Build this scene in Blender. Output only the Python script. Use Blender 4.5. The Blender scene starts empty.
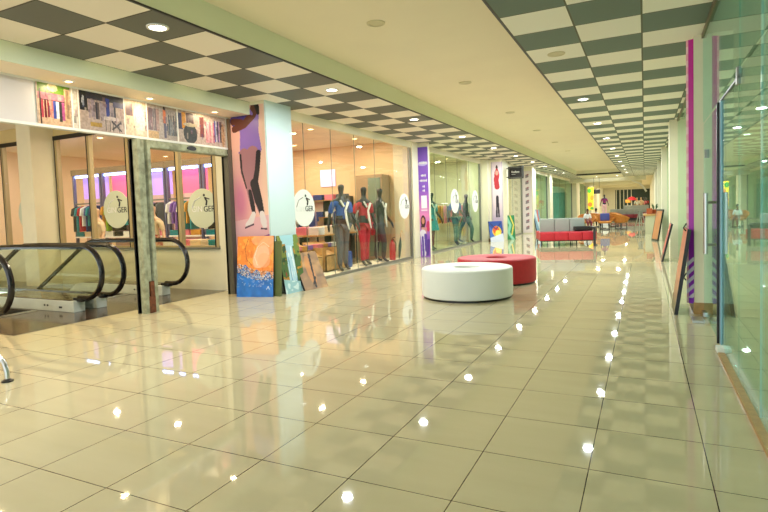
EXPOSURE=0.0; WORLD=2.3; PMAIN=80; PLAND=52; PSHOP=48; PRIGHT=40
import bpy, bmesh, math, random
import numpy as np
from mathutils import Vector, Matrix
random.seed(7); PI = math.pi
SC = bpy.context.scene; COL = SC.collection

# ------------------------------------------------------------ materials
def lin(c):
    return tuple(((v / 255) / 12.92 if v / 255 <= .04045 else ((v / 255 + .055) / 1.055) ** 2.4) for v in c)

def mat(name, rgb, rough=.5, metal=0., noise=0., scale=8., bump=0., emit=0., spec=.5, rgb2=None, coat=0.):
    m = bpy.data.materials.new(name); m.use_nodes = True
    nt = m.node_tree; b = nt.nodes['Principled BSDF']
    c = (*lin(rgb), 1)
    b.inputs['Base Color'].default_value = c; b.inputs['Roughness'].default_value = rough
    b.inputs['Metallic'].default_value = metal; b.inputs['Specular IOR Level'].default_value = spec
    b.inputs['Coat Weight'].default_value = coat
    if emit:
        b.inputs['Emission Color'].default_value = c; b.inputs['Emission Strength'].default_value = emit
    if noise or bump or rgb2:
        tc = nt.nodes.new('ShaderNodeTexCoord'); n = nt.nodes.new('ShaderNodeTexNoise')
        n.inputs['Scale'].default_value = scale; n.inputs['Detail'].default_value = 4
        nt.links.new(tc.outputs['Object'], n.inputs['Vector'])
        mx = nt.nodes.new('ShaderNodeMix'); mx.data_type = 'RGBA'
        r = nt.nodes.new('ShaderNodeMapRange'); r.inputs[1].default_value = .35; r.inputs[2].default_value = .65
        nt.links.new(n.outputs['Fac'], r.inputs[0]); nt.links.new(r.outputs[0], mx.inputs[0])
        c2 = (*lin(rgb2), 1) if rgb2 else tuple(v * (1 - noise) for v in c[:3]) + (1,)
        mx.inputs[6].default_value = c; mx.inputs[7].default_value = c2
        nt.links.new(mx.outputs[2], b.inputs['Base Color'])
        if bump:
            bp = nt.nodes.new('ShaderNodeBump'); bp.inputs['Strength'].default_value = bump; bp.inputs['Distance'].default_value = .01
            nt.links.new(n.outputs['Fac'], bp.inputs['Height']); nt.links.new(bp.outputs[0], b.inputs['Normal'])
    return m

def glass(name, tint, ior=1.5, tr=1., kk=.45, gc=(.93, 1, .97)):
    m = bpy.data.materials.new(name); m.use_nodes = True; nt = m.node_tree; nt.nodes.clear()
    o = nt.nodes.new('ShaderNodeOutputMaterial'); mx = nt.nodes.new('ShaderNodeMixShader')
    t = nt.nodes.new('ShaderNodeBsdfTransparent'); g = nt.nodes.new('ShaderNodeBsdfGlossy'); ge = nt.nodes.new('ShaderNodeNewGeometry')
    t.inputs[0].default_value = (*[v * tr for v in tint], 1); g.inputs['Roughness'].default_value = 0; g.inputs[0].default_value = (*gc, 1)
    f0 = ((ior - 1) / (ior + 1)) ** 2
    def M(op, a, b=None):
        n = nt.nodes.new('ShaderNodeMath'); n.operation = op
        for i, v in enumerate((a, b)):
            if v is None: continue
            if isinstance(v, (int, float)): n.inputs[i].default_value = v
            else: nt.links.new(v, n.inputs[i])
        return n.outputs[0]
    d = nt.nodes.new('ShaderNodeVectorMath'); d.operation = 'DOT_PRODUCT'
    nt.links.new(ge.outputs['Incoming'], d.inputs[0]); nt.links.new(ge.outputs['Normal'], d.inputs[1])
    k = M('POWER', M('SUBTRACT', 1., M('ABSOLUTE', d.outputs['Value'])), 5.)
    nt.links.new(M('ADD', M('MULTIPLY', k, kk), f0), mx.inputs[0]); nt.links.new(t.outputs[0], mx.inputs[1]); nt.links.new(g.outputs[0], mx.inputs[2])
    nt.links.new(mx.outputs[0], o.inputs[0]); return m

def grid_mat(name, x0, y0, px, py, line, kind, A, B, lc, rough, spec=.5):
    """tiles laid on the world grid: kind 'checker' or 'stone'"""
    m = bpy.data.materials.new(name); m.use_nodes = True; nt = m.node_tree; N = nt.nodes; L = nt.links
    b = N['Principled BSDF']; tc = N.new('ShaderNodeTexCoord'); sp = N.new('ShaderNodeSeparateXYZ')
    L.new(tc.outputs['Object'], sp.inputs[0])
    def M(op, a, bb=None, c=None):
        n = N.new('ShaderNodeMath'); n.operation = op
        for i, v in enumerate((a, bb, c)):
            if v is None: continue
            if isinstance(v, (int, float)): n.inputs[i].default_value = v
            else: L.new(v, n.inputs[i])
        return n.outputs[0]
    ux = M('DIVIDE', M('SUBTRACT', sp.outputs[0], x0), px); uy = M('DIVIDE', M('SUBTRACT', sp.outputs[1], y0), py)
    fx = M('FLOOR', ux); fy = M('FLOOR', uy)
    rx = M('SUBTRACT', ux, fx); ry = M('SUBTRACT', uy, fy)
    def edge(r, p):
        d = M('MINIMUM', r, M('SUBTRACT', 1., r)); return M('LESS_THAN', M('MULTIPLY', d, p), line)
    ln = M('MAXIMUM', edge(rx, px), edge(ry, py))
    mx = N.new('ShaderNodeMix'); mx.data_type = 'RGBA'
    mx.inputs[6].default_value = (*lin(A), 1); mx.inputs[7].default_value = (*lin(B), 1)
    if kind == 'checker':
        fac = M('FLOORED_MODULO', M('ADD', fx, fy), 2.)
        L.new(fac, mx.inputs[0])
        n = N.new('ShaderNodeTexNoise'); n.inputs['Scale'].default_value = 90
    else:
        n = N.new('ShaderNodeTexNoise'); n.inputs['Scale'].default_value = 1.5; n.inputs['Detail'].default_value = 6
        cb = N.new('ShaderNodeCombineXYZ'); L.new(M('MULTIPLY', fx, 13.1), cb.inputs[0]); L.new(M('MULTIPLY', fy, 7.7), cb.inputs[1])
        va = N.new('ShaderNodeVectorMath'); va.operation = 'ADD'; sc_ = N.new('ShaderNodeVectorMath'); sc_.operation = 'MULTIPLY'
        sc_.inputs[1].default_value = (.5, 3., 1); L.new(tc.outputs['Object'], sc_.inputs[0])
        L.new(sc_.outputs[0], va.inputs[0]); L.new(cb.outputs[0], va.inputs[1]); L.new(va.outputs[0], n.inputs['Vector'])
        L.new(n.outputs['Fac'], mx.inputs[0])
    m2 = N.new('ShaderNodeMix'); m2.data_type = 'RGBA'; L.new(ln, m2.inputs[0]); L.new(mx.outputs[2], m2.inputs[6])
    m2.inputs[7].default_value = (*lin(lc), 1); L.new(m2.outputs[2], b.inputs['Base Color'])
    b.inputs['Roughness'].default_value = rough; b.inputs['Specular IOR Level'].default_value = spec
    return m

def attr_mat(name, rough=.35):
    m = bpy.data.materials.new(name); m.use_nodes = True; nt = m.node_tree
    a = nt.nodes.new('ShaderNodeVertexColor'); a.layer_name = 'Print'
    nt.links.new(a.outputs[0], nt.nodes['Principled BSDF'].inputs['Base Color'])
    nt.nodes['Principled BSDF'].inputs['Roughness'].default_value = rough
    return m

PRINT = attr_mat('printed_surface')
CREAM = mat('cream_paint', (234, 228, 200), .55, noise=.04, scale=3)
COFFER = mat('coffer_paint', (238, 228, 200), .6, noise=.03, scale=1)
GREENISH = mat('pale_green_paint', (226, 232, 200), .55)
SOFFIT = mat('peach_soffit_paint', (240, 226, 200), .55)
YELLOWW = mat('mustard_wall_paint', (220, 198, 140), .6, noise=.05, scale=3)
TAN = mat('tan_partition', (228, 198, 152), .55, noise=.06, scale=2)
WHITE = mat('white_plastic', (236, 236, 232), .4)
OFFW = mat('off_white', (225, 226, 218), .5)
PALEBLUE = mat('pale_blue_cladding', (200, 222, 220), .35)
BLACK = mat('black_paint', (22, 21, 22), .35)
DARK = mat('dark_grey', (48, 48, 52), .45)
RUBBER = mat('black_handrail_rubber', (14, 14, 16), .22)
STEEL = mat('brushed_steel', (190, 192, 190), .28, metal=1.)
GREYM = mat('grey_metal', (140, 140, 132), .4, metal=.6)
RUSTY = mat('weathered_green_steel', (176, 180, 150), .55, metal=.1, scale=9, rgb2=(132, 134, 108), bump=.1)
RUST = mat('rust_brown', (120, 66, 34), .7, noise=.5, scale=20)
BRASSW = mat('tan_wood_trim', (182, 142, 84), .35, noise=.2, scale=20)
WOOD = mat('light_wood', (206, 160, 96), .45, noise=.2, scale=12)
WICKER = mat('orange_wicker', (214, 142, 58), .6, rgb2=(164, 96, 32), scale=60, bump=.4)
REDL = mat('red_leatherette', (196, 36, 52), .42, noise=.1, scale=6)
REDF = mat('red_upholstery', (186, 30, 44), .5, noise=.12, scale=14)
MAROON = mat('maroon_fabric', (132, 34, 50), .6)
WHITEL = mat('white_leatherette', (226, 230, 222), .4, noise=.02, scale=5)
GREYL = mat('grey_leatherette', (158, 166, 160), .45, noise=.05, scale=5)
BLUEC = mat('blue_cushion', (66, 78, 150), .7)
GRANITE = mat('brown_granite', (84, 66, 52), .12, rgb2=(52, 40, 34), scale=45)
COMB = mat('escalator_tread_metal', (34, 33, 34), .4, metal=.5)
SKIRT = mat('escalator_skirt_white', (214, 218, 206), .4, noise=.1, scale=5)
GL_CLEAR = glass('clear_shop_glass', (.98, .98, .95), 1.42)
GL_GREEN = glass('green_tinted_glass', (.88, .97, .91), 1.45, kk=.3)
GL_DOOR = glass('green_glass_door', (.80, .95, .92), 1.6, kk=.75, gc=(.84, 1, .97))
GL_ESC = glass('balustrade_glass', (.94, .965, .92), 1.35)
LAMP = mat('lamp_disc_white', (255, 250, 235), .5, emit=14.)
LAMPW = mat('lamp_disc_warm', (255, 214, 150), .5, emit=10.)
LAMPOFF = mat('unlit_lamp_lens', (205, 196, 158), .4)
LED = mat('blue_white_light_strip', (150, 175, 255), .5, emit=12.)
PINKP = mat('pink_backlit_panel', (238, 96, 130), .5, emit=.9)
REDP = mat('red_backlit_panel', (236, 70, 60), .5, emit=.8)
LILACP = mat('lilac_backlit_panel', (176, 140, 220), .5, emit=.9)
SKIN = mat('brown_skin', (120, 76, 52), .5)
HAIR = mat('black_hair', (18, 14, 13), .6)
GREENP = mat('green_leaves', (46, 110, 44), .5, noise=.3, scale=20)
TERRA = mat('terracotta', (176, 86, 44), .7)
FLOOR = grid_mat('glossy_cream_floor_tiles', .309, 1.911, .6, .6, .003, 'stone', (190, 178, 142), (205, 194, 158), (66, 50, 30), .025, .5)
CHK_L = grid_mat('checkered_panel_left', -4.39, 4.679, .709, .725, .010, 'checker', (108, 110, 102), (238, 230, 216), (70, 68, 52), .6, .3)
CHK_R = grid_mat('checkered_panel_right', -.015, 6.77, .709, .725, .010, 'checker', (104, 122, 112), (242, 240, 228), (92, 96, 74), .6, .3)

# ------------------------------------------------------------ mesh helpers
class MB:
    def __init__(s): s.bm = bmesh.new()
    def box(s, x0, x1, y0, y1, z0, z1, bev=0., seg=2):
        t = bmesh.new(); bmesh.ops.create_cube(t, size=1)
        for v in t.verts:
            v.co = Vector(((x0 + x1) / 2 + v.co.x * (x1 - x0), (y0 + y1) / 2 + v.co.y * (y1 - y0), (z0 + z1) / 2 + v.co.z * (z1 - z0)))
        if bev: bmesh.ops.bevel(t, geom=t.edges[:], offset=bev, segments=seg, affect='EDGES', profile=.6)
        return s.merge(t)
    def merge(s, t, M=None):
        if M is not None: bmesh.ops.transform(t, matrix=M, verts=t.verts)
        me = bpy.data.meshes.new('tmp'); t.to_mesh(me); t.free(); s.bm.from_mesh(me); bpy.data.meshes.remove(me); return s
    def prism(s, pts, a0, a1, axis='z'):
        """closed outline extruded along an axis; pts in the other two axes (x,y)/(x,z)/(y,z)"""
        def P(p, a):
            return {'z': (p[0], p[1], a), 'y': (p[0], a, p[1]), 'x': (a, p[0], p[1])}[axis]
        t = bmesh.new(); lo = [t.verts.new(P(p, a0)) for p in pts]; hi = [t.verts.new(P(p, a1)) for p in pts]
        t.faces.new(lo); t.faces.new(hi[::-1]); n = len(pts)
        for i in range(n): t.faces.new((lo[i], hi[i], hi[(i + 1) % n], lo[(i + 1) % n]))
        bmesh.ops.recalc_face_normals(t, faces=t.faces[:]); return s.merge(t)
    def tube(s, pts, r, n=8, sx=1., closed=False):
        pts = [Vector(p) for p in pts]; t = bmesh.new(); rings = []; K = len(pts); up0 = None
        for i, p in enumerate(pts):
            if closed: d = (pts[(i + 1) % K] - pts[i - 1])
            else: d = (pts[min(i + 1, K - 1)] - pts[max(i - 1, 0)])
            d.normalize()
            if up0 is None:
                up0 = Vector((0, 0, 1)) if abs(d.z) < .9 else Vector((0, 1, 0))
            a = d.cross(up0)
            if a.length < 1e-4: a = d.cross(Vector((1, 0, 0)))
            a.normalize(); b = a.cross(d); b.normalize(); up0 = b
            rr = r[i] if isinstance(r, (list, tuple)) else r
            rings.append([t.verts.new(p + a * math.cos(2 * PI * k / n) * rr * sx + b * math.sin(2 * PI * k / n) * rr) for k in range(n)])
        for i in range(K if closed else K - 1):
            A, B = rings[i], rings[(i + 1) % K]
            for k in range(n): t.faces.new((A[k], A[(k + 1) % n], B[(k + 1) % n], B[k]))
        if not closed: t.faces.new(rings[0][::-1]); t.faces.new(rings[-1])
        bmesh.ops.recalc_face_normals(t, faces=t.faces[:]); return s.merge(t)
    def lathe(s, prof, c=(0, 0, 0), n=32, sx=1, sy=1):
        t = bmesh.new(); rings = []
        for r, z in prof:
            if r < 1e-5: rings.append([t.verts.new((c[0], c[1], c[2] + z))])
            else: rings.append([t.verts.new((c[0] + sx * r * math.cos(2 * PI * k / n), c[1] + sy * r * math.sin(2 * PI * k / n), c[2] + z)) for k in range(n)])
        for A, B in zip(rings, rings[1:]):
            for k in range(n):
                a = [A[k % len(A)], A[(k + 1) % len(A)], B[(k + 1) % len(B)], B[k % len(B)]]
                f = []
                for v in a:
                    if v not in f: f.append(v)
                if len(f) > 2: t.faces.new(f)
        if len(rings[0]) > 1 and prof[0] != prof[-1]: t.faces.new(rings[0][::-1])
        if len(rings[-1]) > 1 and prof[0] != prof[-1]: t.faces.new(rings[-1])
        bmesh.ops.recalc_face_normals(t, faces=t.faces[:]); return s.merge(t)
    def ball(s, c, r, sc=(1, 1, 1), sub=2):
        t = bmesh.new(); bmesh.ops.create_icosphere(t, subdivisions=sub, radius=r)
        return s.merge(t, Matrix.Translation(c) @ Matrix.Diagonal((*sc, 1)))
    def build(s, name, m, parent=None, loc=None, smooth=False, rz=0):
        me = bpy.data.meshes.new(name); s.bm.to_mesh(me); s.bm.free()
        me.materials.append(m); o = bpy.data.objects.new(name, me); COL.objects.link(o)
        if smooth:
            for p in me.polygons: p.use_smooth = True
            try: me.set_sharp_from_angle(angle=math.radians(38))
            except Exception: pass
        if parent: o.parent = parent
        if loc: o.location = loc
        o.rotation_euler.z = rz
        return o

def tag(o, label, cat, group=None, kind=None):
    o['label'] = label; o['category'] = cat
    if group: o['group'] = group
    if kind: o['kind'] = kind
    return o
def thing(name, label, cat, loc=(0, 0, 0), rz=0, group=None, kind=None):
    o = bpy.data.objects.new(name, None); COL.objects.link(o); o.location = loc; o.rotation_euler = (0, 0, rz)
    o.empty_display_size = .1
    return tag(o, label, cat, group, kind)
def struct(o, label, cat): return tag(o, label, cat, kind='structure')
def copy_tree(o, loc=None, rz=None, label=None, group=None, parent=None):
    c = o.copy(); COL.objects.link(c)
    if parent: c.parent = parent
    if loc: c.location = loc
    if rz is not None: c.rotation_euler.z = rz
    if label: c['label'] = label
    if group: c['group'] = group
    for ch in list(o.children): copy_tree(ch, parent=c)
    return c

def text(s, size, m, parent, loc, rot=(PI / 2, 0, 0), name='lettering', ext=.002, sx=1., align='CENTER'):
    cu = bpy.data.curves.new('t', 'FONT'); cu.body = s; cu.size = size; cu.extrude = ext; cu.align_x = align; cu.align_y = 'CENTER'
    cu.resolution_u = 3
    t = bpy.data.objects.new('t', cu); COL.objects.link(t)
    dg = bpy.context.evaluated_depsgraph_get(); me = bpy.data.meshes.new_from_object(t.evaluated_get(dg))
    bpy.data.objects.remove(t); me.name = name; me.materials.clear(); me.materials.append(m)
    o = bpy.data.objects.new(name, me); COL.objects.link(o); o.parent = parent; o.location = loc; o.rotation_euler = rot; o.scale = (sx, 1, 1)
    return o

# ---- printed pictures: colours of the print, plus painted light where noted, drawn on a fine grid of faces
class Art:
    def __init__(s, nx, ny, w, h, bg):
        s.nx, s.ny, s.w, s.h = nx, ny, w, h
        s.a = np.zeros((ny, nx, 3)); s.a[:] = lin(bg)
        X, Y = np.meshgrid((np.arange(nx) + .5) / nx, (np.arange(ny) + .5) / ny); s.X, s.Y = X, Y   # 0..1, Y up
        s.rng = np.random.RandomState(3)
    def put(s, mask, c, al=1.):
        c = np.array(lin(c)); s.a[mask] = s.a[mask] * (1 - al) + c * al; return s
    def rect(s, x0, x1, y0, y1, c, al=1.): return s.put((s.X >= x0) & (s.X < x1) & (s.Y >= y0) & (s.Y < y1), c, al)
    def ell(s, cx, cy, rx, ry, c, al=1., ang=0):
        dx, dy = s.X - cx, s.Y - cy; k = s.h / s.w
        ca, sa = math.cos(ang), math.sin(ang); dyk = dy * k
        u = dx * ca + dyk * sa; v = -dx * sa + dyk * ca
        return s.put((u / rx) ** 2 + (v / (ry * k)) ** 2 < 1, c, al)
    def line(s, pts, r, c, al=1.):
        k = s.h / s.w; m = np.zeros(s.X.shape, bool)
        rr = r if isinstance(r, (list, tuple)) else [r] * len(pts)
        for (p, q, r0, r1) in zip(pts, pts[1:], rr, rr[1:]):
            d = np.array([q[0] - p[0], (q[1] - p[1]) * k]); L = (d ** 2).sum() + 1e-9
            t = np.clip(((s.X - p[0]) * d[0] + (s.Y - p[1]) * k * d[1]) / L, 0, 1)
            dist = np.hypot(s.X - p[0] - t * d[0], (s.Y - p[1]) * k - t * d[1]); m |= dist < r0 + (r1 - r0) * t
        return s.put(m, c, al)
    def noise(s, cells, amp):
        n = s.rng.rand(cells[1] + 2, cells[0] + 2)
        gx = s.X * cells[0]; gy = s.Y * cells[1]; ix = gx.astype(int); iy = gy.astype(int); fx = gx - ix; fy = gy - iy
        return (n[iy, ix] * (1 - fx) * (1 - fy) + n[iy, ix + 1] * fx * (1 - fy) + n[iy + 1, ix] * (1 - fx) * fy + n[iy + 1, ix + 1] * fx * fy - .5) * amp
    def blend(s, c, f):
        f = np.clip(f, 0, 1)[..., None]; s.a = s.a * (1 - f) + np.array(lin(c)) * f; return s
    def build(s, name, parent=None, loc=(0, 0, 0), rot=(0, 0, 0), x0=0., z0=0., m=None):
        """front face looks along local -Y, lower left corner at (x0, z0)"""
        xs = x0 + np.linspace(0, s.w, s.nx + 1); zs = z0 + np.linspace(0, s.h, s.ny + 1)
        V = [(x, 0, z) for z in zs for x in xs]; n = s.nx + 1
        F = [(j * n + i, j * n + i + 1, (j + 1) * n + i + 1, (j + 1) * n + i) for j in range(s.ny) for i in range(s.nx)]
        me = bpy.data.meshes.new(name); me.from_pydata(V, [], F)
        at = me.color_attributes.new('Print', 'FLOAT_COLOR', 'CORNER')
        c = np.ones((s.ny * s.nx, 4, 4), np.float32); c[:, :, :3] = s.a.reshape(-1, 1, 3)
        at.data.foreach_set('color', c.ravel()); me.materials.append(m or PRINT)
        o = bpy.data.objects.new(name, me); COL.objects.link(o); o.location = loc; o.rotation_euler = rot
        if parent: o.parent = parent
        return o

# ---- bodies: one continuous skin per figure
def skin(name, chains, m, parent, sub=1, loc=(0, 0, 0)):
    """chains: list of [(x,y,z,r), ...]; the first point of a later chain joins the nearest existing joint"""
    V = []; R = []; E = []
    for ch in chains:
        prev = None
        for i, (x, y, z, r) in enumerate(ch):
            k = None
            if i == 0 and V:
                dd = [(Vector((x, y, z)) - Vector(v)).length for v in V]; j = min(range(len(V)), key=lambda q: dd[q])
                if dd[j] < .02: k = j
            if k is None: V.append((x, y, z)); R.append(r); k = len(V) - 1
            if prev is not None: E.append((prev, k))
            prev = k
    me = bpy.data.meshes.new(name); me.from_pydata(V, E, []); o = bpy.data.objects.new(name, me); COL.objects.link(o)
    md = o.modifiers.new('s', 'SKIN'); md.use_smooth_shade = True
    if sub: sb = o.modifiers.new('u', 'SUBSURF'); sb.levels = sub; sb.render_levels = sub
    for i, sv in enumerate(me.skin_vertices[0].data):
        r = R[i]; sv.radius = r if isinstance(r, tuple) else (r, r); sv.use_root = (i == 0)
    dg = bpy.context.evaluated_depsgraph_get(); nm = bpy.data.meshes.new_from_object(o.evaluated_get(dg))
    bpy.data.objects.remove(o); nm.name = name; nm.materials.clear(); nm.materials.append(m)
    for p in nm.polygons: p.use_smooth = True
    o = bpy.data.objects.new(name, nm); COL.objects.link(o); o.parent = parent; o.location = loc
    return o
# ------------------------------------------------------------ camera
CAMZ = 1.47768
f_, yaw, pit, rol = 537.139, .45512035, .05474744, -.0344989
cy_, sy_ = math.cos(yaw), math.sin(yaw)
FW = Vector((-sy_ * math.cos(pit), cy_ * math.cos(pit), -math.sin(pit))); RT = Vector((cy_, sy_, 0)); UP = RT.cross(FW)
R2 = RT * math.cos(rol) + UP * math.sin(rol); U2 = -RT * math.sin(rol) + UP * math.cos(rol)
cam = bpy.data.cameras.new('camera'); camo = bpy.data.objects.new('camera', cam); COL.objects.link(camo)
mw = Matrix((R2, U2, -FW)).transposed().to_4x4(); mw.translation = Vector((0, 0, CAMZ)); camo.matrix_world = mw
cam.sensor_width = 36; cam.lens = f_ * 36 / 768; cam.shift_x = 1.527 / 768; cam.shift_y = -15.4645 / 768
cam.clip_start = .05; cam.clip_end = 300; SC.camera = camo
SC.view_settings.view_transform = 'Standard'; SC.view_settings.look = 'None'; SC.view_settings.gamma = 1
SC.view_settings.exposure = EXPOSURE; SC.view_settings.use_curve_mapping = False
w = bpy.data.worlds.new('World'); SC.world = w; w.use_nodes = True
bg = w.node_tree.nodes['Background']; bg.inputs[0].default_value = (.94, .985, 1., 1); bg.inputs[1].default_value = WORLD

def area(x, y, z, size, power, col=(1, .95, .82), sy=None, rot=(0, 0, 0), parent=None, spread=None):
    l = bpy.data.lights.new('lamp_light', 'AREA'); l.energy = power; l.color = col; l.size = size
    if sy: l.shape = 'RECTANGLE'; l.size_y = sy
    else: l.shape = 'DISK'
    if spread: l.spread = spread
    o = bpy.data.objects.new('lamp_light', l); COL.objects.link(o); o.location = (x, y, z); o.rotation_euler = rot
    if parent: o.parent = parent
    return o

# ------------------------------------------------------------ shell
GX, LX, Z1 = .68, -6.45, 3.56
def slab(name, label, cat, m, *boxes):
    b = MB()
    for q in boxes: b.box(*q)
    return struct(b.build(name, m), label, cat)

slab('floor', 'glossy cream stone tile floor of the mall corridor', 'floor', FLOOR,
     (-7.5, 8, -6, 8.2, -.1, 0), (-7.0, 8, 8.2, 88, -.1, 0), (-17, -7.5, -6, 4.15, -.1, 0), (-17, -7.0, 8.2, 88, -.1, 0))
slab('floor', 'brown granite floor around the escalators', 'floor', GRANITE,
     (-9.3, -7.5, 4.15, 8.2, -.1, 0), (-17, -9.3, 4.15, 4.42, -.1, 0), (-17, -9.3, 5.5, 6.18, -.1, 0), (-17, -9.3, 7.3, 8.2, -.1, 0))
slab('floor', 'dark edging strip between the granite and the cream tiles', 'floor', BLACK, (-7.515, -7.5, 4.15, 8.2, -.1, .002))
slab('ceiling', 'checkered grey and white panel ceiling over the left side of the corridor', 'ceiling', CHK_L, (-6.52, -4.39, -6, 47, Z1, Z1 + .4))
slab('ceiling', 'checkered grey and white panel ceiling over the right side of the corridor', 'ceiling', CHK_R, (-1.44, 8, -6, 47, Z1, Z1 + .4))
slab('ceiling', 'smooth cream raised ceiling along the middle of the corridor', 'ceiling', COFFER, (-4.41, -1.42, -6, 41, 3.88, 3.96))
slab('trim_1', 'pale green upright face on the left of the raised ceiling', 'ceiling edge', GREENISH, (-4.40, -4.385, -6, 41, Z1 + .015, 3.88))
slab('trim_2', 'thin dark edge along the left of the raised ceiling', 'ceiling edge', DARK, (-4.405, -4.38, -6, 41, Z1 - .004, Z1 + .015), (-1.455, -1.43, -6, 41, Z1 - .004, Z1 + .02))
slab('trim_3', 'dark slot closing the far end of the raised ceiling', 'ceiling edge', BLACK, (-4.4, -1.44, 41, 41.1, Z1 - .02, Z1 + .07))
slab('trim_14', 'cream upright face above the dark slot of the raised ceiling', 'ceiling edge', CREAM, (-4.4, -1.44, 41.01, 41.1, Z1 + .07, 3.88))
slab('ceiling', 'cream lowered ceiling beyond the first raised section', 'ceiling', CREAM, (-4.39, -1.44, 41.1, 46.5, Z1 - .06, 3.96))
slab('ceiling', 'cream ceiling at the far end of the corridor', 'ceiling', COFFER, (-8, 2.5, 47, 88, 3.62, 3.9))
for k, yy in enumerate((47, 56, 66)):
    slab(f'trim_{20 + k}', f'{("nearest", "middle", "farthest")[k]} cream beam crossing the far end of the corridor ceiling', 'beam', CREAM, (-8, .1 - .3 * k, yy, yy + .9, 3.25, 3.62))
slab('trim_4', 'pale green bulkhead face above the escalator shop sign', 'bulkhead', GREENISH, (-6.53, -6.515, -6, 7.95, 3.33, Z1))
slab('trim_5', 'peach soffit above the escalator shop sign', 'soffit', SOFFIT, (-7.12, -6.53, -6, 8.0, 3.33, 3.5), (-7.13, -7.06, -6, 8, 3.33, 3.85))
slab('ceiling', 'cream ceiling over the escalator landing', 'ceiling', SOFFIT, (-17, -7.13, -6, 8.2, 3.85, 3.95))
# landing window wall
slab('wall_left', 'low cream wall under the shop windows behind the escalators', 'wall', CREAM,
     (-12.65, -7.64, 8.2, 8.34, 0, .83), (-17, -13.17, 8.2, 8.34, 0, .83))
slab('trim_6', 'grey green sill under the shop windows behind the escalators', 'sill', GREYM, (-12.65, -7.62, 8.16, 8.36, .83, .87), (-17, -13.17, 8.16, 8.36, .83, .87))
slab('wall_left', 'mustard wall band above the shop windows behind the escalators', 'wall', YELLOWW, (-17, -7.0, 8.2, 8.34, 3.52, 3.85), (-17, -16.9, -6, 8.2, -.1, 3.85))
slab('wall_left', 'cream jamb between the shop windows and the legging poster', 'wall', CREAM, (-7.64, -6.9, 8.2, 8.34, 0, 3.52))
slab('pillar', 'square cream pillar on the escalator landing', 'pillar', CREAM, (-13.17, -12.65, 7.66, 8.36, 0, 3.85))
# railing-less back of the landing, lower storey
slab('wall_lower', 'dark lower storey under the escalators', 'wall', DARK, (-17.2, -9.3, 4.0, 8.3, -5.0, -4.9))

# windows behind escalators
def window(n, label, x0, x1, parts, z0=.87, z1=3.47, y=8.24):
    t = thing(f'window_{n}', label, 'window', ((x0 + x1) / 2, y, z0), kind='structure'); c = (x0 + x1) / 2; H = z1 - z0
    b = MB()
    b.box(x0 - c, x1 - c, -.04, .04, H, H + .05)
    b.box(x0 - c, x1 - c, -.04, .04, 0, .03)
    for p in parts: b.box(p - c - .032, p - c + .04, -.05, .05, 0, H)
    b.build('window_frame', WOODFR, t)
    b = MB(); b.box(x0 - c, x1 - c, -.06, -.045, H - .05, H + .05)
    for p in parts: b.box(p - c - .06, p - c - .032, -.055, .05, 0, H)
    b.build('dark_edge', BLACK, t)
    ps = sorted(parts)
    for a, d in zip(ps, ps[1:]):
        b = MB(); b.box(a - c + .05, d - c - .05, -.004, .004, .03, H); b.build('window_pane', GL_CLEAR, t)
    return t
WOODFR = mat('tan_window_frame', (178, 160, 118), .4, metal=.1)
w1 = window(1, 'wide shop window of tall panes behind the escalators, beside the landing pillar', -12.65, -7.62, [-12.58, -11.42, -10.15, -9.97, -8.68, -7.68])
w2 = window(2, 'shop window at the far left edge, left of the landing pillar', -17, -13.17, [-16.2, -14.75, -13.2])
OVAL = mat('frosted_oval_sticker', (206, 212, 186), .5)
OVALW = mat('white_oval_sticker', (236, 240, 232), .5)
def oval(label, loc, rot, rx, rz, m, txt=True):
    b = MB(); b.prism([(rx * math.cos(a * PI / 24), rz * math.sin(a * PI / 24)) for a in range(48)], -.004, .004, 'y')
    t = thing('oval_shop_sticker', label, 'window sticker', loc, group='oval shop stickers on the glass fronts'); t.rotation_euler = (0, 0, rot)
    b.build('sticker_disc', m, t)
    if txt:
        text('GIN', rx * .42, WHITE, t, (-rx * .36, -.007, -.02)); text('GER', rx * .42, DARK, t, (rx * .46, -.007, -.02))
        b = MB(); b.tube([(.08, -.008, rz * .55), (.13, -.008, rz * .35), (.11, -.008, rz * .15)], .02, 5); b.tube([(.11, -.008, rz * .52), (.2, -.008, rz * .45)], .012, 5)
        b.ball((.06, -.008, rz * .66), .028, (1, .3, 1)); b.build('figure_emblem', DARK, t)
        b = MB(); b.tube([(-.28, -.008, .02), (-.2, -.008, .16), (-.05, -.008, .22)], .009, 5); b.build('arc_line', WHITE if m is OVAL else GREYM, t)
    return t
oval('frosted oval sticker with figure and dark lettering on the rightmost escalator-side window', (-8.06, 8.22, 1.66), 0, .40, .40, OVAL)
oval('frosted oval sticker on the window left of the rusty steel post', (-10.62, 8.22, 1.72), 0, .42, .42, OVAL)
oval('frosted oval sticker on the window at the far left edge', (-13.85, 8.22, 1.72), 0, .40, .42, OVAL, False)

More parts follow.
